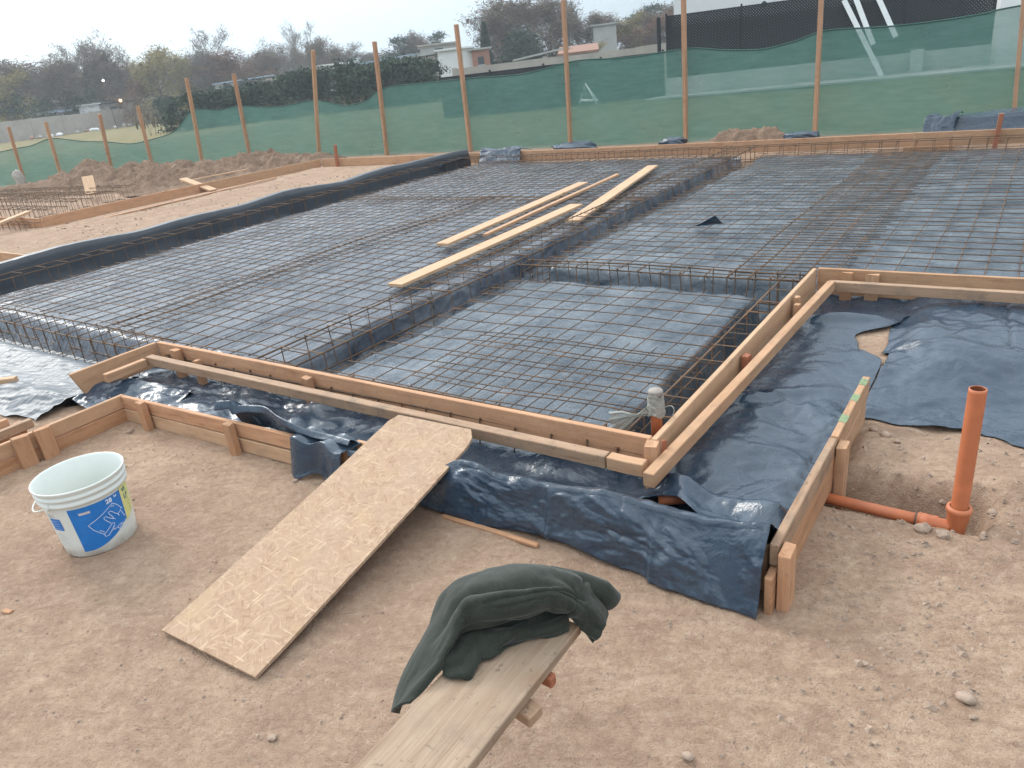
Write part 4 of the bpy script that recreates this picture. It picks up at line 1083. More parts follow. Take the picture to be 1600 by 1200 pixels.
# countless grit
q = random.Random(11); v = []; f = []
pent = [(math.cos(a), math.sin(a)) for a in (0, 1.2, 2.6, 3.7, 5.1)]
gx, gy, gr = [], [], []
for k in range(11000):
    if k < 6500: x, y = q.uniform(-4.0, .9), q.uniform(.45, 2.4)
    elif k < 9200: x, y = q.uniform(-.45, .9), q.uniform(1.3, 3.2)
    else: x, y = q.uniform(-13, -9.5), q.uniform(4, 11.4)
    if -4.12 < x < -.46 and 1.74 < y < 12: continue
    if float(perlin(np.array(x*1.7), np.array(y*1.7)))+q.uniform(-.5, .5) < -.05: continue
    gx.append(x); gy.append(y); gr.append((.0018+.0065*q.random()**4)*((1 if k < 6500 else 1.5+1.2*q.random()**3) if k < 9200 else 3))
gz = ground_h(np.array(gx), np.array(gy))
for x, y, z, r in zip(gx, gy, gz, gr):
    b = len(v); a0 = q.uniform(0, 6); sx = q.uniform(.7, 1.3)
    for (cx, cy) in pent:
        X0 = cx*math.cos(a0)-cy*math.sin(a0); Y0 = cx*math.sin(a0)+cy*math.cos(a0)
        v.append((x+X0*r*sx, y+Y0*r, z-.0008))
    for (cx, cy) in pent[::2]:
        v.append((x+cx*r*.55, y+cy*r*.5, z+r*q.uniform(.5, .95)))
    for i in range(5): f.append((b+i, b+(i+1) % 5, b+5+min(2, (i+1)//2)))
    f.append((b, b+5, b+7)); f.append((b+5, b+6, b+7)); f.append((b+1, b+5, b+6)); f.append((b+3, b+6, b+7))
o = mesh_obj('grit', v, f, M_STONE); tag(o, 'fine grit and crumbs scattered over the dirt', 'grit', kind='stuff')
# straws and wood slivers
T = Tubes()
for k in range(120):
    x, y = q.uniform(-3.8, .6), q.uniform(.5, 1.75)
    if q.random() < .3: x, y = q.uniform(-.4, .5), q.uniform(1.2, 3.0)
    a = q.uniform(0, 6); L = q.uniform(.01, .045); z = float(ground_h(np.array(x), np.array(y)))+.003
    T.add([(x, y, z), (x+L*.5*math.cos(a), y+L*.5*math.sin(a), z+.003), (x+L*math.cos(a+.3), y+L*math.sin(a+.3), z)], .0009, 3)
o = T.obj('straw', M_STONE); tag(o, 'straws and slivers scattered on the dirt', 'litter', kind='stuff')

# ---------------------------------------------------------------- dirt heaps
def heap(name, label, cx, cy, L, Wd, hh, ang, seed, n=(260, 80)):
    u, v = np.meshgrid(np.linspace(-1, 1, n[0]), np.linspace(-1, 1, n[1]), indexing='ij')
    lx = u*L/2; ly = v*Wd/2
    env = np.clip(1-np.abs(u)**2.6, 0, 1)*np.clip(1-v*v, 0, 1)**.8
    bumpy = .55+.75*np.abs(fbm(lx*.55+seed, ly*.6, 3, 1.0))*1.6+.35*fbm(lx+seed, ly, 4, 2.2)
    z = hh*env*bumpy+.10*fbm(lx, ly+seed, 4, 5)*np.sqrt(env)+.07*fbm(lx+3, ly, 3, 13)*np.sqrt(env)-.06
    c, s = math.cos(ang), math.sin(ang)
    o = grid_obj(name, np.stack([cx+lx*c-ly*s, cy+lx*s+ly*c, z], -1), M_SOIL); tag(o, label, 'dirt pile', 'heaps of dug soil'); return o
heap('dirt_pile', 'long brown heap of dug soil in front of the left run of shade net', -19.0, 10.1, 9.5, 2.3, .50, .30, 3)
heap('dirt_pile', 'brown soil heap by the far left corner of the slab', -15.6, 11.7, 4.6, 2.0, .52, .45, 9, (200, 80))
heap('dirt_pile', 'low brown soil heap in the middle of the left run', -17.0, 10.1, 4.2, 2.0, .55, .35, 15, (200, 80))
heap('dirt_pile', 'rough soil spread behind the left foundation cages', -18.3, 9.2, 6.5, 2.2, .22, .25, 21, (200, 80))
heap('dirt_pile', 'small soil heap behind the far formwork board at right', -3.95, 12.55, 1.6, .8, .46, .0, 30, (50, 30))

# ---------------------------------------------------------------- bundles behind and on the far board
def lump(name, label, cx, cy, cz, sx, sy, sz, seed, mat=P_BLUE, cat='plastic bundle', ang=0):
    bm = bmesh.new(); bmesh.ops.create_uvsphere(bm, u_segments=40, v_segments=20, radius=1)
    P_ = np.array([v.co for v in bm.verts]); n = perlin(P_[:, 0]*1.6+seed, P_[:, 1]*1.6+P_[:, 2]*1.9)
    c = crease(P_[:, 0]+seed, P_[:, 1]+P_[:, 2]*.7, 1.6, seed)
    for v, a, b in zip(bm.verts, n, c):
        p = v.co; s_ = 1+.22*a+.28*(b-.3)
        v.co = Vector((math.copysign(abs(p.x)**.7, p.x)*sx*s_, math.copysign(abs(p.y)**.8, p.y)*sy*s_, math.copysign(abs(p.z)**.8, p.z)*sz*s_))
    o = bm_obj(name, bm, mat, None, True, (cx, cy, cz), (0, 0, ang)); tag(o, label, cat); return o
u, v = np.meshgrid(np.linspace(0, 1, 50), np.linspace(0, 1, 50), indexing='ij')
def draped(name, label, x0, x1, yb, top, low, back, seed, mat=P_BLUE):
    x = lerp(x0, x1, u)+.02*np.sin(v*6+seed)
    s = v*3
    y = np.where(s < 1, yb+back*(1-s), np.where(s < 1.4, yb-.03*(s-1)/.4, yb-.04-.10*(s-1.4)))
    z = np.where(s < 1, top-.05*(1-s)**2, np.where(s < 1.4, top, top-(top-low)*(s-1.4)/1.6))
    z = z+.03*(crease(u*.8+seed, v*.9, 2.5, seed)-.3)+.03*np.sin(u*8+seed)*(s < 1.2); y = y-.04*(crease(u+3, v, 3, seed)-.3)*(s > 1)
    o = grid_obj(name, np.stack([x, y, z], -1), mat); solidify(o, .006); tag(o, label, 'plastic sheet'); return o
draped('plastic_sheet', 'black film bundle folded over the far formwork board in the middle', -8.72, -7.80, 11.64, .235, -.02, .28, 2)
draped('plastic_sheet', 'blue-grey folded tarp lying behind the far board at the right edge', -1.15, 1.6, 12.1, .33, .05, 1.0, 5)
draped('plastic_sheet', 'rolled dark end of the tarp behind the far board', -1.35, -.98, 12.0, .36, .08, .6, 7)
lump('plastic_sheet', 'small black scrap of film behind the far board left of the soil heap', -5.05, 12.0, .16, .22, .12, .09, 4, cat='plastic sheet')
lump('plastic_sheet', 'small black scrap of film behind the far board right of the soil heap', -3.0, 12.0, .17, .24, .12, .08, 8, cat='plastic sheet')
lump('plastic_sheet', 'low dark scrap of film by the foot of the fourth fence post from right', -7.3, 12.6, .06, .45, .25, .12, 12, cat='plastic sheet')
lump('rock', 'grey rock leaning by the leftmost fence post', -22.9, 9.45, .20, .12, .12, .30, 14, M_CONC, 'rock')
# upright corner flap of film where the left bank meets the far board
u, v = np.meshgrid(np.linspace(0, 1, 60), np.linspace(0, 1, 40), indexing='ij')
x = lerp(-9.35, -8.95, u)+.05*v; y = 11.55-.9*v-.1*u; z = .06+.10*np.sin(math.pi*(.15+.75*v))*(.4+.6*u)+.04*(crease(u, v*2, 3, 3)-.3)
film('plastic_sheet', 'dark bunched film at the far end of the left bank', np.stack([x, y, z], -1), P_BLUE, thick=.004)
# little torn ear sticking up through the mesh
mesh = [(-2.56, 6.56, .06), (-2.33, 6.66, .07), (-2.37, 6.58, .16), (-2.45, 6.63, .10)]
o = mesh_obj('plastic_sheet', mesh, [(0, 1, 2), (0, 2, 3)], P_BLUE); solidify(o, .004); tag(o, 'torn ear of dark film poking up through the right bay mesh', 'plastic sheet')

# ---------------------------------------------------------------- fence posts and shade net
PO = [(-.37, 13.4, 2.6, -.16, 'post at the right picture edge'), (-3.12, 13.4, 2.6, -.01, 'second post from the right'), (-5.37, 13.4, 2.6, .0, 'third post from the right'),
      (-7.80, 13.4, 2.64, .08, 'fourth post from the right, beside the film scrap'), (-10.33, 13.4, 2.53, .04, 'fifth post from the right'), (-12.85, 13.4, 2.46, .2, 'sixth post from the right'),
      (-14.9, 13.1, 2.47, .54, 'tall post at the corner where the net turns'), (-16.76, 12.44, 2.19, .16, 'first post left of the corner post'), (-18.14, 11.95, 2.23, .30, 'second post left of the corner post'),
      (-19.61, 11.43, 1.73, .14, 'third post left of the corner post'), (-20.9, 10.97, 1.65, .31, 'fourth post left of the corner post'), (-22.5, 10.38, 1.61, .17, 'pale post second from the left picture edge'), (-23.79, 9.94, 1.60, .24, 'post nearest the left picture edge')]
for i, (x, y, h, dx, l) in enumerate(PO):
    L = math.hypot(h, dx)
    bm = board_mesh(L+.3, .062 if i % 3 else .055, .098 if i < 7 else .085, 100+i, .004, .012)
    o = bm_obj('fence_post', bm, W_PALE if i in (6, 8, 11) else W_POST); ln = math.atan2(dx, h)
    o.location = (x-dx*.1, y, -.3)
    o.rotation_euler = (Matrix.Rotation(ln, 4, 'Y') @ Matrix.Rotation(-math.pi/2, 4, 'Y') @ Matrix.Rotation(math.pi/2, 4, 'X') @ Matrix.Translation((0, 0, -.04))).to_euler()
    tag(o, 'rough timber fence post, '+l, 'fence post', 'timber posts carrying the shade net')
NT_ = [(2.2, 13.46, 1.75), (-.469, 13.45, 1.622), (-.952, 13.45, 1.57), (-1.632, 13.45, 1.543), (-2.233, 13.45, 1.552), (-3.063, 13.45, 1.593), (-3.548, 13.45, 1.488), (-4.06, 13.45, 1.425), (-4.711, 13.45, 1.481), (-5.34, 13.45, 1.565), (-6.513, 13.45, 1.534), (-7.591, 13.45, 1.58), (-8.786, 13.45, 1.455), (-10.081, 13.45, 1.478), (-11.137, 13.45, 1.488), (-12.681, 13.45, 1.474), (-13.3, 13.45, 1.25), (-14.021, 13.45, 1.18), (-14.6, 13.3, 1.33), (-14.9, 13.17, 1.38),
       (-15.8, 12.85, 1.33), (-16.76, 12.5, 1.44), (-17.4, 12.27, 1.40), (-18.1, 12.02, 1.47), (-18.8, 11.78, 1.02), (-19.61, 11.5, .867), (-20.2, 11.28, .83), (-20.9, 11.04, .939), (-21.7, 10.75, 1.03), (-22.5, 10.45, 1.176), (-23.2, 10.2, 1.05), (-23.79, 10.0, 1.019), (-24.9, 9.6, .95), (-27, 8.8, 1.0), (-29.5, 7.9, 1.05), (-32, 7.0, .95), (-34.5, 6.1, 1.0)]
A = cr_axis(np.array(NT_), 620, 0)
zz = np.linspace(0, 1, 40)[None, :]
nx = A[:, 0][:, None]+0*zz; nyy = A[:, 1][:, None]+.035*perlin(nx*1.2, zz*1.5)+.02*perlin(nx*.9+zz*2.2, zz*.8+4)*2+.012*np.sin(nx*2.1+zz*2.5)
nzz = -.05+(A[:, 2][:, None]+.05)*zz
net = grid_obj('shade_net', np.stack([nx, nyy, nzz], -1), M_NET); tag(net, 'green see-through shade net stretched along the timber posts', 'shade net')
T = Tubes(); T.add([(nx[i, -1], nyy[i, -1], nzz[i, -1]) for i in range(0, 620, 2)], .012, 5); T.obj('hem', M_NETHEM, net)

# ---------------------------------------------------------------- beyond the net: fences, walls, buildings
def box_bm(x0, x1, y0, y1, z0, z1, bm=None):
    bm = bm or bmesh.new()
    vs_ = [bm.verts.new(p) for p in ((x0, y0, z0), (x1, y0, z0), (x1, y1, z0), (x0, y1, z0), (x0, y0, z1), (x1, y0, z1), (x1, y1, z1), (x0, y1, z1))]
    for q in ((3, 2, 1, 0), (4, 5, 6, 7), (0, 1, 5, 4), (1, 2, 6, 5), (2, 3, 7, 6), (3, 0, 4, 7)): bm.faces.new([vs_[i] for i in q])
    return bm
def run(p, q):
    p = Vector(p); q = Vector(q); d = q-p; return (p.x, p.y, 0), (0, 0, math.atan2(d.y, d.x)), d.length
def lattice(name, label, p, q, z0, z1, cell=.11, posts=2.4):
    loc, rot, L = run(p, q); root = empty(name, loc, rot); tag(root, label, 'fence')
    n = max(1, round(L/posts)); pw = L/n
    for k in range(n):
        v = []; f = []
        def strip(a, b, w=.022, dy=0):
            dx, dz = b[0]-a[0], b[1]-a[1]; l = math.hypot(dx, dz); nx, nz = -dz/l*w, dx/l*w; b0 = len(v)
            for (x, z) in ((a[0]-nx, a[1]-nz), (b[0]-nx, b[1]-nz), (b[0]+nx, b[1]+nz), (a[0]+nx, a[1]+nz)): v.append((x, dy-.006, z))
            for i in range(4): v.append((v[b0+i][0], dy+.006, v[b0+i][2]))
            for qd in ((0, 1, 2, 3), (7, 6, 5, 4), (0, 4, 5, 1), (1, 5, 6, 2), (2, 6, 7, 3), (3, 7, 4, 0)): f.append(tuple(b0+i for i in qd))
        h = z1-z0; x = -h
        while x < pw:
            for sgn, dy in ((1, 0), (-1, .014)):
                if sgn > 0: a = (x, z0); b = (x+h, z1)
                else: a = (x, z1); b = (x+h, z0)
                t0 = max(0, (0-a[0])/h); t1 = min(1, (pw-a[0])/h)
                if t1-t0 > .02: strip((a[0]+h*t0, a[1]+(b[1]-a[1])*t0), (a[0]+h*t1, a[1]+(b[1]-a[1])*t1), .027, dy)
            x += cell
        strip((0, z0+.02), (pw, z0+.02)); strip((0, z1-.015), (pw, z1-.015))
        o = mesh_obj('lattice_panel', v, f, M_LATTICE, root, loc=(k*pw, 0, 0))
    for k in range(n+1):
        bm_obj('fence_post', box_bm(k*pw-.03, k*pw+.03, -.04, .04, 0, z1+.08), M_LATTICE, root)
    return root
lattice('lattice_fence', 'low black lattice fence seen over the net in the middle', (-20.3, 24.85), (-11.3, 26.15), .0, 1.52, cell=.10)
lattice('lattice_fence', 'tall black lattice fence on a pale plinth before the white house', (-11.2, 26.3), (-1.75, 29.0), .64, 2.62, cell=.095)
loc, rot, L = run((-11.25, 26.25), (-1.7, 28.95))
o = bm_obj('plinth_wall', box_bm(0, L, -.12, .14, -.1, .66), M_SLABC, loc=loc, rot=rot); tag(o, 'pale low plinth wall under the tall lattice fence', 'wall')
o = bm_obj('gate_post', box_bm(-.05, .05, -.05, .05, -.1, 2.62), M_LATTICE, loc=(-11.45, 26.2, 0)); tag(o, 'slim grey post where the low and tall lattice fences meet', 'post')
# pale path in the lawn
vv = [(-11.6, 25.2, .03), (2.5, 27.0, .03), (2.5, 28.6, .03), (-1.6, 28.6, .03), (-11.3, 26.1, .03)]
bm = bmesh.new(); w = [bm.verts.new(p) for p in vv]; bm.faces.new(w); r_ = bmesh.ops.extrude_face_region(bm, geom=bm.faces[:]); bmesh.ops.translate(bm, verts=[e for e in r_['geom'] if isinstance(e, bmesh.types.BMVert)], vec=(0, 0, .06))
bmesh.ops.recalc_face_normals(bm, faces=bm.faces)
o = bm_obj('path', bm, M_SLABC); tag(o, kind='structure')
# white house
hs = empty('white_house', (-1.6, 29.0, 0), (0, 0, .275)); tag(hs, 'white flat roofed house behind the tall lattice fence at right', 'house')
bm_obj('wing_wall', box_bm(0, 7, .0, 8, -.1, 5.2), M_WHITEWALL, hs)
bm_obj('upper_volume', box_bm(-10.2, -.02, 4.0, 12, 2.42, 5.4), M_WHITEWALL, hs)
bm_obj('lower_wall', box_bm(-10.1, -.02, 4.7, 11.8, -.1, 2.415), M_GREYWALL, hs)
bm_obj('fascia', box_bm(-10.25, -.02, 3.93, 3.995, 2.36, 2.58), M_WHITEWALL, hs)
w = bm_obj('window', box_bm(-7.4, -5.2, 3.95, 3.998, 3.6, 4.8), M_GLASS, hs)
T = Tubes(); T.add([(0, 0, 0), (0, -.18, .03)], .02, 8); lp = T.obj('wall_lamp', M_LATTICE, loc=(-9.15, 30.65, 2.72)); tag(lp, 'small dark spotlight on the white house wall', 'lamp')
bm = bmesh.new(); bmesh.ops.create_cone(bm, cap_ends=True, segments=14, radius1=.10, radius2=.06, depth=.2, matrix=Matrix.Translation((0, -.25, -.02)) @ Matrix.Rotation(1.9, 4, 'X')); bm_obj('shade', bm, M_LATTICE, lp)
# white planks leaning on the tall fence
M_WPL = m_plain('white_painted_board', (.72, .74, .74), .6, .05, 5)
for i, (a, b) in enumerate((((-5.75, 27.75, 2.45), (-4.40, 27.35, .12)), ((-5.42, 27.85, 2.45), (-4.75, 27.55, 1.05)), ((-4.85, 28.0, 2.5), (-4.15, 27.75, 1.2)))):
    d = Vector(b)-Vector(a); bm = board_mesh(d.length, .03, .15, 300+i, .003, .001)
    o = bm_obj('white_board', bm, M_WPL, loc=a); X0 = d.normalized(); Y0 = Vector((.27, -.96, 0)); Y0 = (Y0-X0*Y0.dot(X0)).normalized(); Z0 = X0.cross(Y0)
    o.rotation_euler = Matrix((X0, Y0, Z0)).transposed().to_euler(); tag(o, ('long white board leaning on the tall lattice fence', 'short white board leaning just right of the long one', 'white board leaning on the fence, rightmost of three')[i], 'board', 'white boards leaning on the lattice fence')
o = bm_obj('electric_box', box_bm(-.18, .18, -.1, .1, .1, .75), M_GREYWALL, loc=(-3.6, 28.0, 0)); tag(o, 'grey meter box standing by the lattice fence', 'meter box')
# white chair-like A frame seen through the net
T = Tubes(); T.add([(-.35, 0, 0), (0, 0, .8), (.45, 0, 0)], .03, 6); T.add([(-.25, .4, 0), (0, 0, .8), (.35, .4, 0)], .03, 6); T.add([(-.3, .1, .25), (.4, .1, .22)], .05, 6)
o = T.obj('trestle', M_WPL, loc=(-13.4, 24.3, 0)); tag(o, 'small white trestle on the lawn seen through the net', 'trestle')
# concrete boundary walls
def wall(label, p, q, h, mat=M_CONC, th=.18, seg=4.0):
    loc, rot, L = run(p, q); n = int(L/seg); bm = bmesh.new()
    for k in range(n+1):
        x = k*L/n; box_bm(x-.12, x+.12, -th/2-.06, th/2+.06, -.3, h+.05+.04*math.sin(k*2.3), bm)
        if k < n: box_bm(x+.12, (k+1)*L/n-.12, -th/2, th/2, -.3, h+.04*math.sin(k*3.7), bm)
    o = bm_obj('concrete_wall', bm, mat, loc=loc, rot=rot); tag(o, label, 'wall'); return o
wall('long grey concrete boundary wall on the dry field at the far left', (-86, -5), (-99.5, 62.5), 2.15)
wall('pale concrete boundary wall behind the low lattice fence', (-27.8, 35.4), (-14.6, 43.2), 1.86, M_CONC)
def house(label, x, y, w, d, h, mat, yaw=0, roof=None, pitch=.12, rmat=M_SLABC, win=(), over=.25, cat='house', name='house'):
    root = empty(name, (x, y, 0), (0, 0, yaw)); tag(root, label, cat)
    bm_obj('wall', box_bm(-w/2, w/2, 0, d, -.3, h), mat, root)
    bm = box_bm(-w/2-over, w/2+over, -over, d+over, h+.003, h+.14)
    if roof == 'slope':
        for v in bm.verts:
            if v.co.y > d/2: v.co.z += pitch*d
    if roof == 'side':
        for v in bm.verts:
            if v.co.x > 0: v.co.z += pitch*w
    bm_obj('roof', bm, rmat, root)
    for (wx, wz, ww, wh) in win:
        q_ = bm_obj('window', box_bm(wx-ww/2, wx+ww/2, -.05, -.003, wz-wh/2, wz+wh/2), M_WIN, root)
        bm_obj('sill', box_bm(wx-ww/2-.08, wx+ww/2+.08, -.14, -.052, wz-wh/2-.1, wz-wh/2-.003), M_SLABC, q_)
    return root
fa = lambda x, y: math.atan2(y, x)-math.pi/2        # facing the viewer's side
house('shed with blue-grey metal roof behind the far left wall', -103.5, 47.5, 7.2, 5, 2.55, M_CONC, fa(-100, 45), 'slope', .13, M_ROOFB, [(1.6, 2.1, 1.6, .4)], cat='shed', name='shed')
house('small pale box shed right of the blue roofed shed', -101.0, 52.6, 2.4, 2, 3.0, M_WHITEWALL, fa(-96, 49.5), None, 0, M_WHITEWALL, cat='shed', name='shed')
house('dark topped lean-to in the middle behind the far left wall', -100, 55.5, 4.6, 3, 2.9, M_CONC, fa(-94.7, 52), 'slope', .1, M_LATTICE, [(0, 2.3, 1.4, .5)], cat='shed', name='shed')
house('pale roofed shelter at the right end of the far left wall', -98.2, 62.0, 8.5, 4, 2.75, M_CONC, fa(-93, 55), 'slope', .06, M_WHITEWALL, [(2.0, 1.6, 1, 1.2)], cat='shed', name='shelter')
house('white house with thin roof and brick end left of the cypress', -42.3, 54.2, 3.0, 4.5, 3.50, M_WHITEWALL, fa(-41.6, 53.8), 'side', .0, M_WHITEWALL, [])
house('small brick annex beside the white house', -40.2, 55.0, 1.5, 4, 3.25, M_BRICK, fa(-40.2, 55), None, 0, M_SLABC, [(0, 2.4, .5, .6)])
house('beige block house behind the hedge', -44.6, 53.2, 4.2, 4.5, 3.25, M_CONC, fa(-43.5, 52.4), 'side', .03, M_SLABC, [(.8, 2.3, .7, .7), (-1, 2.3, .7, .7)])
house('beige upper storey house behind the beige block', -49.5, 61.0, 3.6, 4.5, 4.35, M_SLABC, fa(-43.5, 52.4), None, 0, M_CONC, [(0, 3.7, .8, .7)])
house('low house with blue-grey sheet roof behind the hedge', -55.5, 58.5, 8.5, 6, 3.3, M_CONC, fa(-46.3, 49.8), 'side', .06, M_ROOFB, [(1, 2.6, .8, .7)])
house('cream house left of the sixth post behind the hedge', -56.4, 53.0, 3.8, 5, 3.6, M_SLABC, fa(-49, 47), None, 0, M_WHITEWALL, [(-.8, 2.9, .7, .7)])
house('pale long low house left of the cream house', -61.5, 54.2, 7.5, 5, 3.0, M_CONC, fa(-50.5, 46), 'side', .02, M_SLABC, [(1, 2.4, .9, .7), (-1.5, 2.4, .9, .7)])
house('pale house with white roof at the left end of the hedge', -76, 58, 6.5, 5, 3.4, M_SLABC, fa(-49, 41), 'side', .04, M_ROOFB, [(0, 3.0, 1.6, .7), (-2, 3.0, .8, .7)])
house('red roofed house behind the pale boundary wall', -29.9, 53.4, 2.6, 4, 2.0, M_SLABC, fa(-27, 50), 'slope', .13, M_TILE, [])
house('grey house with sloping roof left of the red roofed one', -33.6, 54.0, 4.0, 4, 2.0, M_CONC, fa(-27, 50), 'side', .12, M_SLABC, [])
house('distant grey block behind the bare trees', -39.5, 76.5, 2.4, 5, 4.6, M_SLABC, fa(-40, 76), None, 0, M_SLABC, [])
# lit lamps far away
M_L1 = bpy.data.materials.new('lamp_white'); M_L1.use_nodes = True; b = M_L1.node_tree.nodes['Principled BSDF']; b.inputs['Emission Color'].default_value = (1, .96, .85, 1); b.inputs['Emission Strength'].default_value = 5
M_L2 = bpy.data.materials.new('lamp_orange'); M_L2.use_nodes = True; b = M_L2.node_tree.nodes['Principled BSDF']; b.inputs['Emission Color'].default_value = (1, .42, .12, 1); b.inputs['Emission Strength'].default_value = 4
def lamp(label, x, y, z, m_, r):
    T = Tubes(); T.add([(0, 0, -z), (0, 0, 0)], .035, 6); T.add([(0, 0, 0), (.35, -.15, .05)], .03, 6); o = T.obj('street_lamp', F_BARK, loc=(x, y, z)); tag(o, label, 'street lamp')
    bm = bmesh.new(); bmesh.ops.create_uvsphere(bm, u_segments=12, v_segments=8, radius=r); bmesh.ops.translate(bm, verts=bm.verts, vec=(.4, -.18, .0)); bm_obj('bulb', bm, m_, o, True)
lamp('lit white street lamp among the far left trees', -88.0, 48.3, 5.18, M_L1, .12)
lamp('lit orange street lamp above the far left wall', -91.2, 51.4, 3.0, M_L2, .17)
# rubble along the wall, as individuals
q = random.Random(5)
M_RUB = [M_WHITEWALL, M_CONC, M_BRICK]
for k in range(14):
    t = q.random(); x = -93.0-4.5*t*.6; y = 40+14*t; 
    o = bm_obj('rubble', stone_mesh(50+k, q.uniform(.18, .42)), M_RUB[k % 3], loc=(x+q.uniform(-.6, 1.8), y, .12)); tag(o, 'chunk of rubble lying before the far left wall', 'rubble', 'rubble before the far left wall')

# ---------------------------------------------------------------- trees
def quads_cloud(rsd, pts, size, elong=1.0, up=0.0):
    """leaf quads at points with random orientation"""
    n = len(pts); P_ = np.array(pts)
    d = rsd.normal(size=(n, 3)); d[:, 2] = d[:, 2]*(1-up)+up*2*np.abs(rsd.normal(size=n)); d /= np.linalg.norm(d, axis=1)[:, None]
    e = rsd.normal(size=(n, 3)); e -= d*(e*d).sum(1)[:, None]; e /= np.linalg.norm(e, axis=1)[:, None]
    s = size*rsd.uniform(.6, 1.3, n)[:, None]
    a = d*s*elong; b = e*s*.5
    v = np.stack([P_-a-b*.6, P_+a*.1-b, P_+a, P_-a*.1+b], 1).reshape(-1, 3)
    f = [tuple(range(4*i, 4*i+4)) for i in range(n)]
    return v, f
def skeleton(seed, h, spread, levels=4, trunk_r=.16, up=.55, kids=(4, 4, 4, 4), thin=.014, first=.22):
    q = random.Random(seed); T = Tubes(); tips = []
    def grow(p, d, L, r, lv):
        pts = [p]; n = 4; c = p.copy(); dd = d.copy()
        for i in range(n):
            dd = (dd+Vector((q.uniform(-1, 1), q.uniform(-1, 1), q.uniform(-.2, .5)))*.16).normalized(); c = c+dd*(L/n); pts.append(c.copy())
        T.add(pts, r, 5 if lv < 2 else 3, cap=False, r2=max(thin, r*.45))
        if lv >= levels: tips.extend(pts[1:]); return
        for k in range(kids[lv]+(3 if lv == 0 else 0)):
            t = (first if lv == 0 else .25)+(1-(first if lv == 0 else .25))*(k+q.random())/(kids[lv]+(3 if lv == 0 else 0))
            i = min(n-1, int(t*n)); b = pts[i].lerp(pts[i+1], t*n-i)
            a = q.uniform(0, 6.28); side = Vector((math.cos(a), math.sin(a), 0))*spread
            nd = (dd*.55+side+Vector((0, 0, up))).normalized()
            grow(b, nd, L*(.62-.22*t if lv == 0 else .58)*q.uniform(.8, 1.15), max(thin, r*(.5-.15*t)), lv+1)
    grow(Vector((0, 0, -.2)), Vector((0, 0, 1)), h*.82, trunk_r, 0)
    return T, tips
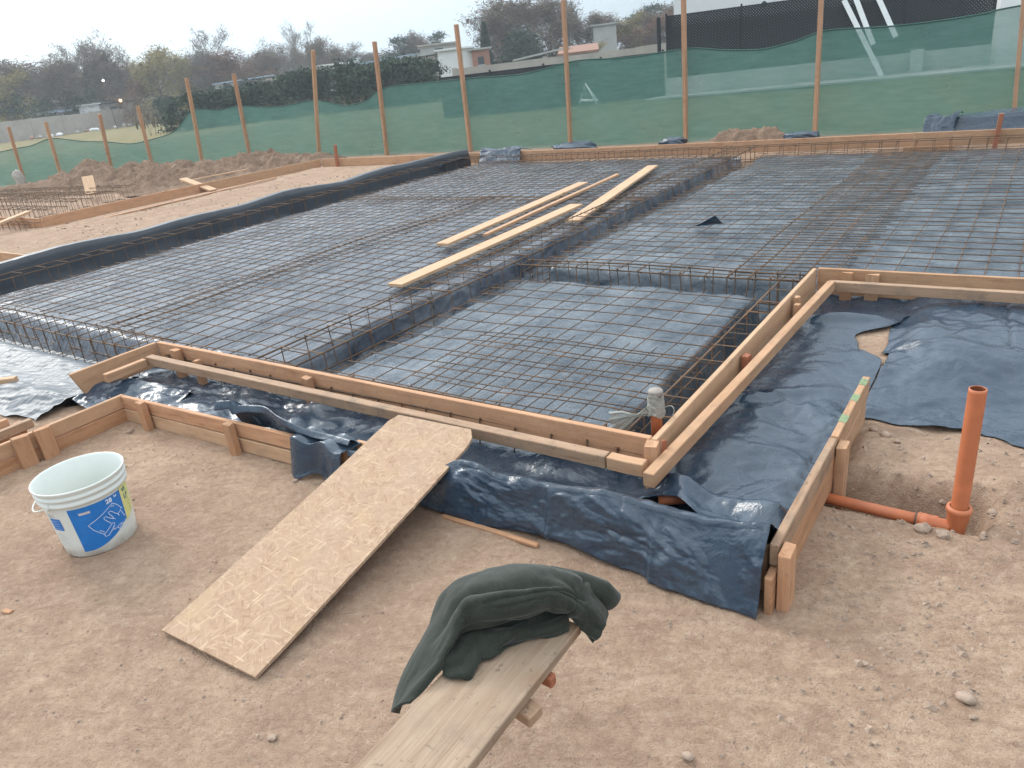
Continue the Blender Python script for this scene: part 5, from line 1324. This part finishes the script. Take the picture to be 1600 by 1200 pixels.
def proto(kind, seed):
    rsd = np.random.RandomState(seed); root = empty(kind[0], (0, 0, 0))
    name, K = kind
    if K in ('bare', 'poplar', 'brown', 'russet', 'yellow'):
        sprd = {'bare': .75, 'poplar': .16, 'brown': .85, 'russet': .9, 'yellow': .8}[K]
        T, tips = skeleton(seed, 8.0, sprd, 4 if K != 'poplar' else 3, .17, {'poplar': 1.0}.get(K, .5), (5, 4, 4, 3), .016 if K == 'bare' else .018, .18)
        T.obj('trunk', {'bare': F_GREY, 'poplar': F_GREY}.get(K, F_BARK), root, smooth=False)
        tips = np.array(tips)
        n = {'bare': 2200, 'poplar': 900, 'brown': 6500, 'russet': 6500, 'yellow': 6500}[K]
        idx = rsd.randint(0, len(tips), n); P_ = tips[idx]+rsd.normal(size=(n, 3))*({'bare': .25, 'poplar': .2}.get(K, .42))
        if K in ('brown', 'russet', 'yellow'):
            extra = rsd.normal(size=(3000, 3))*np.array([1.9, 1.9, .9])+np.array([0, 0, 2.2]); extra = extra[(extra[:, 2] > .2)]; P_ = np.concatenate([P_, extra])
        P_ = P_[P_[:, 2] > .1]
        sz, el = {'bare': (.035, 9), 'poplar': (.03, 10), 'brown': (.075, 3.6), 'russet': (.08, 3.2), 'yellow': (.11, 1.8)}[K]
        v, f = quads_cloud(rsd, P_, sz, el, .25)
        mesh_obj('crown', v, f, {'bare': F_GREY, 'poplar': F_GREY, 'brown': F_BROWN, 'russet': F_RUSSET, 'yellow': F_YEL}[K], root)
    else:
        T = Tubes(); P_ = []
        if K == 'cypress':
            T.add([(0, 0, -.2), (0, 0, 7)], .12, 6, r2=.03); n = 5000
            t = rsd.uniform(0, 1, n)**.8; r = .75*np.sin(np.pi*(t*.86+.12))**.8*(1-t*.45)*rsd.uniform(.4, 1, n)**.5; a = rsd.uniform(0, 6.28, n)
            P_ = np.stack([r*np.cos(a), r*np.sin(a), .2+t*7.8], 1); sz, el, mt = .14, 1.5, F_DARK
        elif K == 'pine':
            T.add([(0, 0, -.2), (.1, 0, 3), (.0, .2, 6.5)], .16, 6, r2=.05)
            for k in range(34):
                z = rsd.uniform(2.6, 7.4); R_ = 2.6*(1-((z-4.8)/3.6)**2)**.5 if abs(z-4.8) < 3.5 else .4; a = rsd.uniform(0, 6.28); rr = R_*rsd.uniform(.3, 1)
                c = np.array([rr*math.cos(a), rr*math.sin(a), z]); T.add([(0, 0, z-.7), tuple(c)], .05, 4, r2=.02)
                P_.append(c+rsd.normal(size=(170, 3))*np.array([.55, .55, .26]))
            P_ = np.concatenate(P_); sz, el, mt = .13, 1.4, F_PINE
        elif K == 'conifer':
            T.add([(0, 0, -.2), (0, 0, 7.5)], .16, 6, r2=.03); n = 5200
            t = rsd.uniform(0, 1, n); a = rsd.uniform(0, 6.28, n); r = 2.1*(1-t)**.8*(.55+.45*np.abs(np.sin(t*26+a)))*rsd.uniform(.3, 1, n)**.5
            P_ = np.stack([r*np.cos(a), r*np.sin(a), .5+t*7.5], 1); sz, el, mt = .16, 1.3, F_DARK
        else:   # bush
            q = random.Random(seed)
            for k in range(9): 
                a = q.uniform(0, 6.28); T.add([(0, 0, -.1), (math.cos(a)*1.2, math.sin(a)*1.2, 3.6)], .06, 5, r2=.02)
            for k in range(46):
                c = rsd.normal(size=3)*np.array([1.9, 1.5, 0])+np.array([0, 0, rsd.uniform(.5, 6.4)]); c[:2] *= (1.15-c[2]/11)
                P_.append(c+rsd.normal(size=(150, 3))*np.array([.6, .6, .55]))
            P_ = np.concatenate(P_); P_ = P_[P_[:, 2] > 0]; sz, el, mt = .24, 1.2, F_HEDGE
        T.obj('trunk', F_BARK, root, smooth=False)
        v, f = quads_cloud(rsd, P_, sz, el); mesh_obj('crown', v, f, mt, root)
    return root
NM = {'bare': 'bare_tree', 'brown': 'brown_tree', 'russet': 'russet_tree', 'yellow': 'willow', 'poplar': 'poplar', 'cypress': 'cypress', 'pine': 'pine_tree', 'conifer': 'conifer', 'bush': 'shrub'}
DS = {'bare': 'pale leafless tree with open twiggy crown', 'brown': 'dense grey-brown winter tree', 'russet': 'reddish brown twiggy tree', 'yellow': 'yellowish willow-like tree', 'poplar': 'tall thin leafless poplar', 'cypress': 'dark narrow cypress', 'pine': 'dark round-topped pine', 'conifer': 'dark green pointed evergreen', 'bush': 'dark green dense shrub'}
WD = {'bare': 6.5, 'brown': 7.5, 'russet': 7.5, 'yellow': 7, 'poplar': 2.6, 'cypress': 1.5, 'pine': 5.6, 'conifer': 4.2, 'bush': 6.5}
HT = {'bare': 8.4, 'brown': 8.7, 'russet': 9.0, 'yellow': 8.6, 'poplar': 9.5, 'cypress': 8.1, 'pine': 7.8, 'conifer': 8.2, 'bush': 7.2}
TR = [('bare',-115.4,48.1,8.5,6.7), ('brown',-109.5,49.0,8.2,8.5), ('brown',-106.2,51.4,7.9,7.4), ('bare',-108.6,55.5,9.7,6.5), ('conifer',-113.0,60.2,8.7,4.6), ('bare',-105.4,57.4,9.4,5.3), ('brown',-102.5,58.4,8.3,6.3), ('bare',-107.1,62.5,9.1,5.5), ('conifer',-109.5,66.4,8.2,3.4), ('yellow',-91.5,57.4,7.6,4.8), ('yellow',-93.6,61.5,7.3,4.0), ('brown',-97.4,66.7,6.9,6.3), ('bare',-89.4,64.1,9.1,5.9), ('russet',-89.5,67.3,7.0,7.0), ('brown',-92.6,73.1,6.6,6.3), ('bare',-96.2,79.8,7.3,5.1), ('bare',-79.4,68.8,8.3,3.7), ('brown',-88.5,81.0,7.3,5.3), ('conifer',-90.4,86.3,6.7,4.5), ('bare',-99.4,98.6,6.7,6.2), ('brown',-96.7,101.2,6.1,6.2), ('bush',-103.5,43.5,5.6,5.6), ('bush',-104.5,48.4,4.2,3.4), ('bush',-103,51.9,3.9,3.0), ('bush',-72.8,45.7,2.7,2.3), ('yellow',-101.2,43.2,6.5,4.9), ('russet',-94.0,55.2,5.0,3.5), ('bush',-49.9,33.3,2.4,2.7), ('bush',-48.7,35.1,2.5,3.2), ('bush',-47.3,36.9,2.6,3.2), ('bush',-47.5,39.8,3.1,3.3), ('bush',-46.1,41.5,3.2,3.3), ('bush',-43.0,41.9,3.2,3.2), ('bush',-40.1,41.9,3.1,3.1), ('bush',-38.1,42.4,3.0,3.0), ('bush',-36.3,42.6,2.9,2.5), ('pine',-80.1,89.4,7.6,4.7), ('brown',-77.8,91.4,6.8,4.3), ('pine',-72.7,89.1,7.5,3.1), ('bush',-62.1,78.4,4.4,1.8), ('cypress',-43.8,60.9,5.7,1.2), ('bush',-44.5,60.3,3.4,1.6), ('brown',-49.8,72.5,6.8,6.0), ('brown',-49.9,77.3,7.7,6.6), ('bush',-46.0,70.3,4.8,4.5), ('brown',-45.2,75.5,7.0,5.5), ('brown',-46.4,82.9,6.4,5.1), ('poplar',-48.3,87.6,8.9,2.3), ('brown',-43.0,84.7,5.7,5.1), ('pine',-47.0,99.5,6.6,4.3), ('pine',-45.5,102.3,7.5,4.6), ('yellow',-41.1,85.7,4.9,4.2), ('russet',-37.5,84.0,5.0,4.9), ('brown',-36.1,87.9,5.6,5.9), ('brown',-35.4,93.5,6.0,5.3), ('yellow',-33.1,61.7,2.4,1.9)]
TR += [('brown', -125+i*3.2, 58+i*5.4, 7.6-.12*i, 8) for i in range(8)]
TR += [('bush', -112+i*2.2, 52+i*4.2, 4.2, 5) for i in range(7)]
TR += [('brown', -118+i*1.5, 6+i*8.5, 7.8+.3*(i % 3), 9) for i in range(5)]
TR += [('bush', -90+i*4, 80+i*2, 4.0, 6) for i in range(5)]
TR.sort(key=lambda t: -math.atan2(t[2], -t[1])*-1)
TR.sort(key=lambda t: t[2]/-t[1])
ORD = ['first', 'second', 'third', 'fourth', 'fifth', 'sixth', 'seventh', 'eighth', 'ninth', 'tenth', 'eleventh', 'twelfth', 'thirteenth', 'fourteenth', 'fifteenth', 'sixteenth', 'seventeenth', 'eighteenth', 'nineteenth', 'twentieth', 'twenty-first', 'twenty-second', 'twenty-third', 'twenty-fourth', 'twenty-fifth', 'twenty-sixth', 'twenty-seventh', 'twenty-eighth', 'twenty-ninth', 'thirtieth']
protos = {}; cnt = {}; q = random.Random(8)
for i, (K, x, y, h, w) in enumerate(TR):
    n = cnt.get(K, 0); cnt[K] = n+1
    key = (K, n % (3 if K in ('brown', 'bare', 'bush') else 1))
    src = protos.get(key)
    if src is None:
        src = protos[key] = proto((NM[K], K), 40+17*key[1]+sum(map(ord, K))); o = src
    else:
        o = src.copy(); C.objects.link(o)
        for ch in src.children:
            c = ch.copy(); C.objects.link(c); c.parent = o
    for a in ('label', 'category', 'group'):
        if a in o.keys(): del o[a]
    o.location = (x, y, 0); o.rotation_euler = (0, 0, q.uniform(0, 6.28)); s = w/WD[K]*(1.3 if K in ('brown', 'russet', 'yellow', 'bare') else 1.15); o.scale = (s, s, h/HT[K])
    tot = sum(1 for t in TR if t[0] == K)
    tag(o, DS[K]+(', %s of its kind from the left' % ORD[n] if tot > 1 else ' left of the grey-brown trees' if K == 'cypress' else ' standing above the trees in the middle'), 'shrub' if K == 'bush' else 'tree', 'trees and shrubs along the horizon')
# dry weeds by the pasture
T = Tubes(); q = random.Random(9)
for k in range(260):
    t = q.random(); x = -44-8*q.random(); y = 31+12*t; x = -47.5+11*t+q.uniform(-2, 2); y = 31+10.5*t+q.uniform(-1, 1)-1.5
    a = q.uniform(-.25, .25); T.add([(x, y, 0), (x+a, y+a*.5, q.uniform(.4, 1.3))], .02, 3, r2=.006)
o = T.obj('dry_weeds', F_REED); tag(o, 'dry reeds and weeds in front of the hedge', 'weeds', kind='stuff')
T = Tubes()
for k in range(14):
    x = -72+q.uniform(-1.6, 1.6); y = 43+q.uniform(-1.5, 2); T.add([(x, y, 0), (x+q.uniform(-.2, .2), y, q.uniform(.7, 1.5))], .05, 4, r2=.12)
o = T.obj('dry_weeds', F_REED); tag(o, 'clump of dark thistles on the dry field', 'weeds', kind='stuff')

# ---------------------------------------------------------------- the hazy air
HAZE = True
if HAZE:
    t = bpy.data.materials.new('haze_air'); t.use_nodes = True; n = t.node_tree.nodes; l = t.node_tree.links
    n.remove(n['Principled BSDF']); pv = n.new('ShaderNodeVolumePrincipled'); pv.inputs['Color'].default_value = (.86, .92, .97, 1); pv.inputs['Density'].default_value = .0014; pv.inputs['Anisotropy'].default_value = .2
    l.new(pv.outputs['Volume'], n['Material Output'].inputs['Volume'])
    o = bm_obj('haze', box_bm(-760, 760, -760, 760, -3, 16), t); tag(o, 'thin pale air lying over the fields', 'haze', kind='stuff')
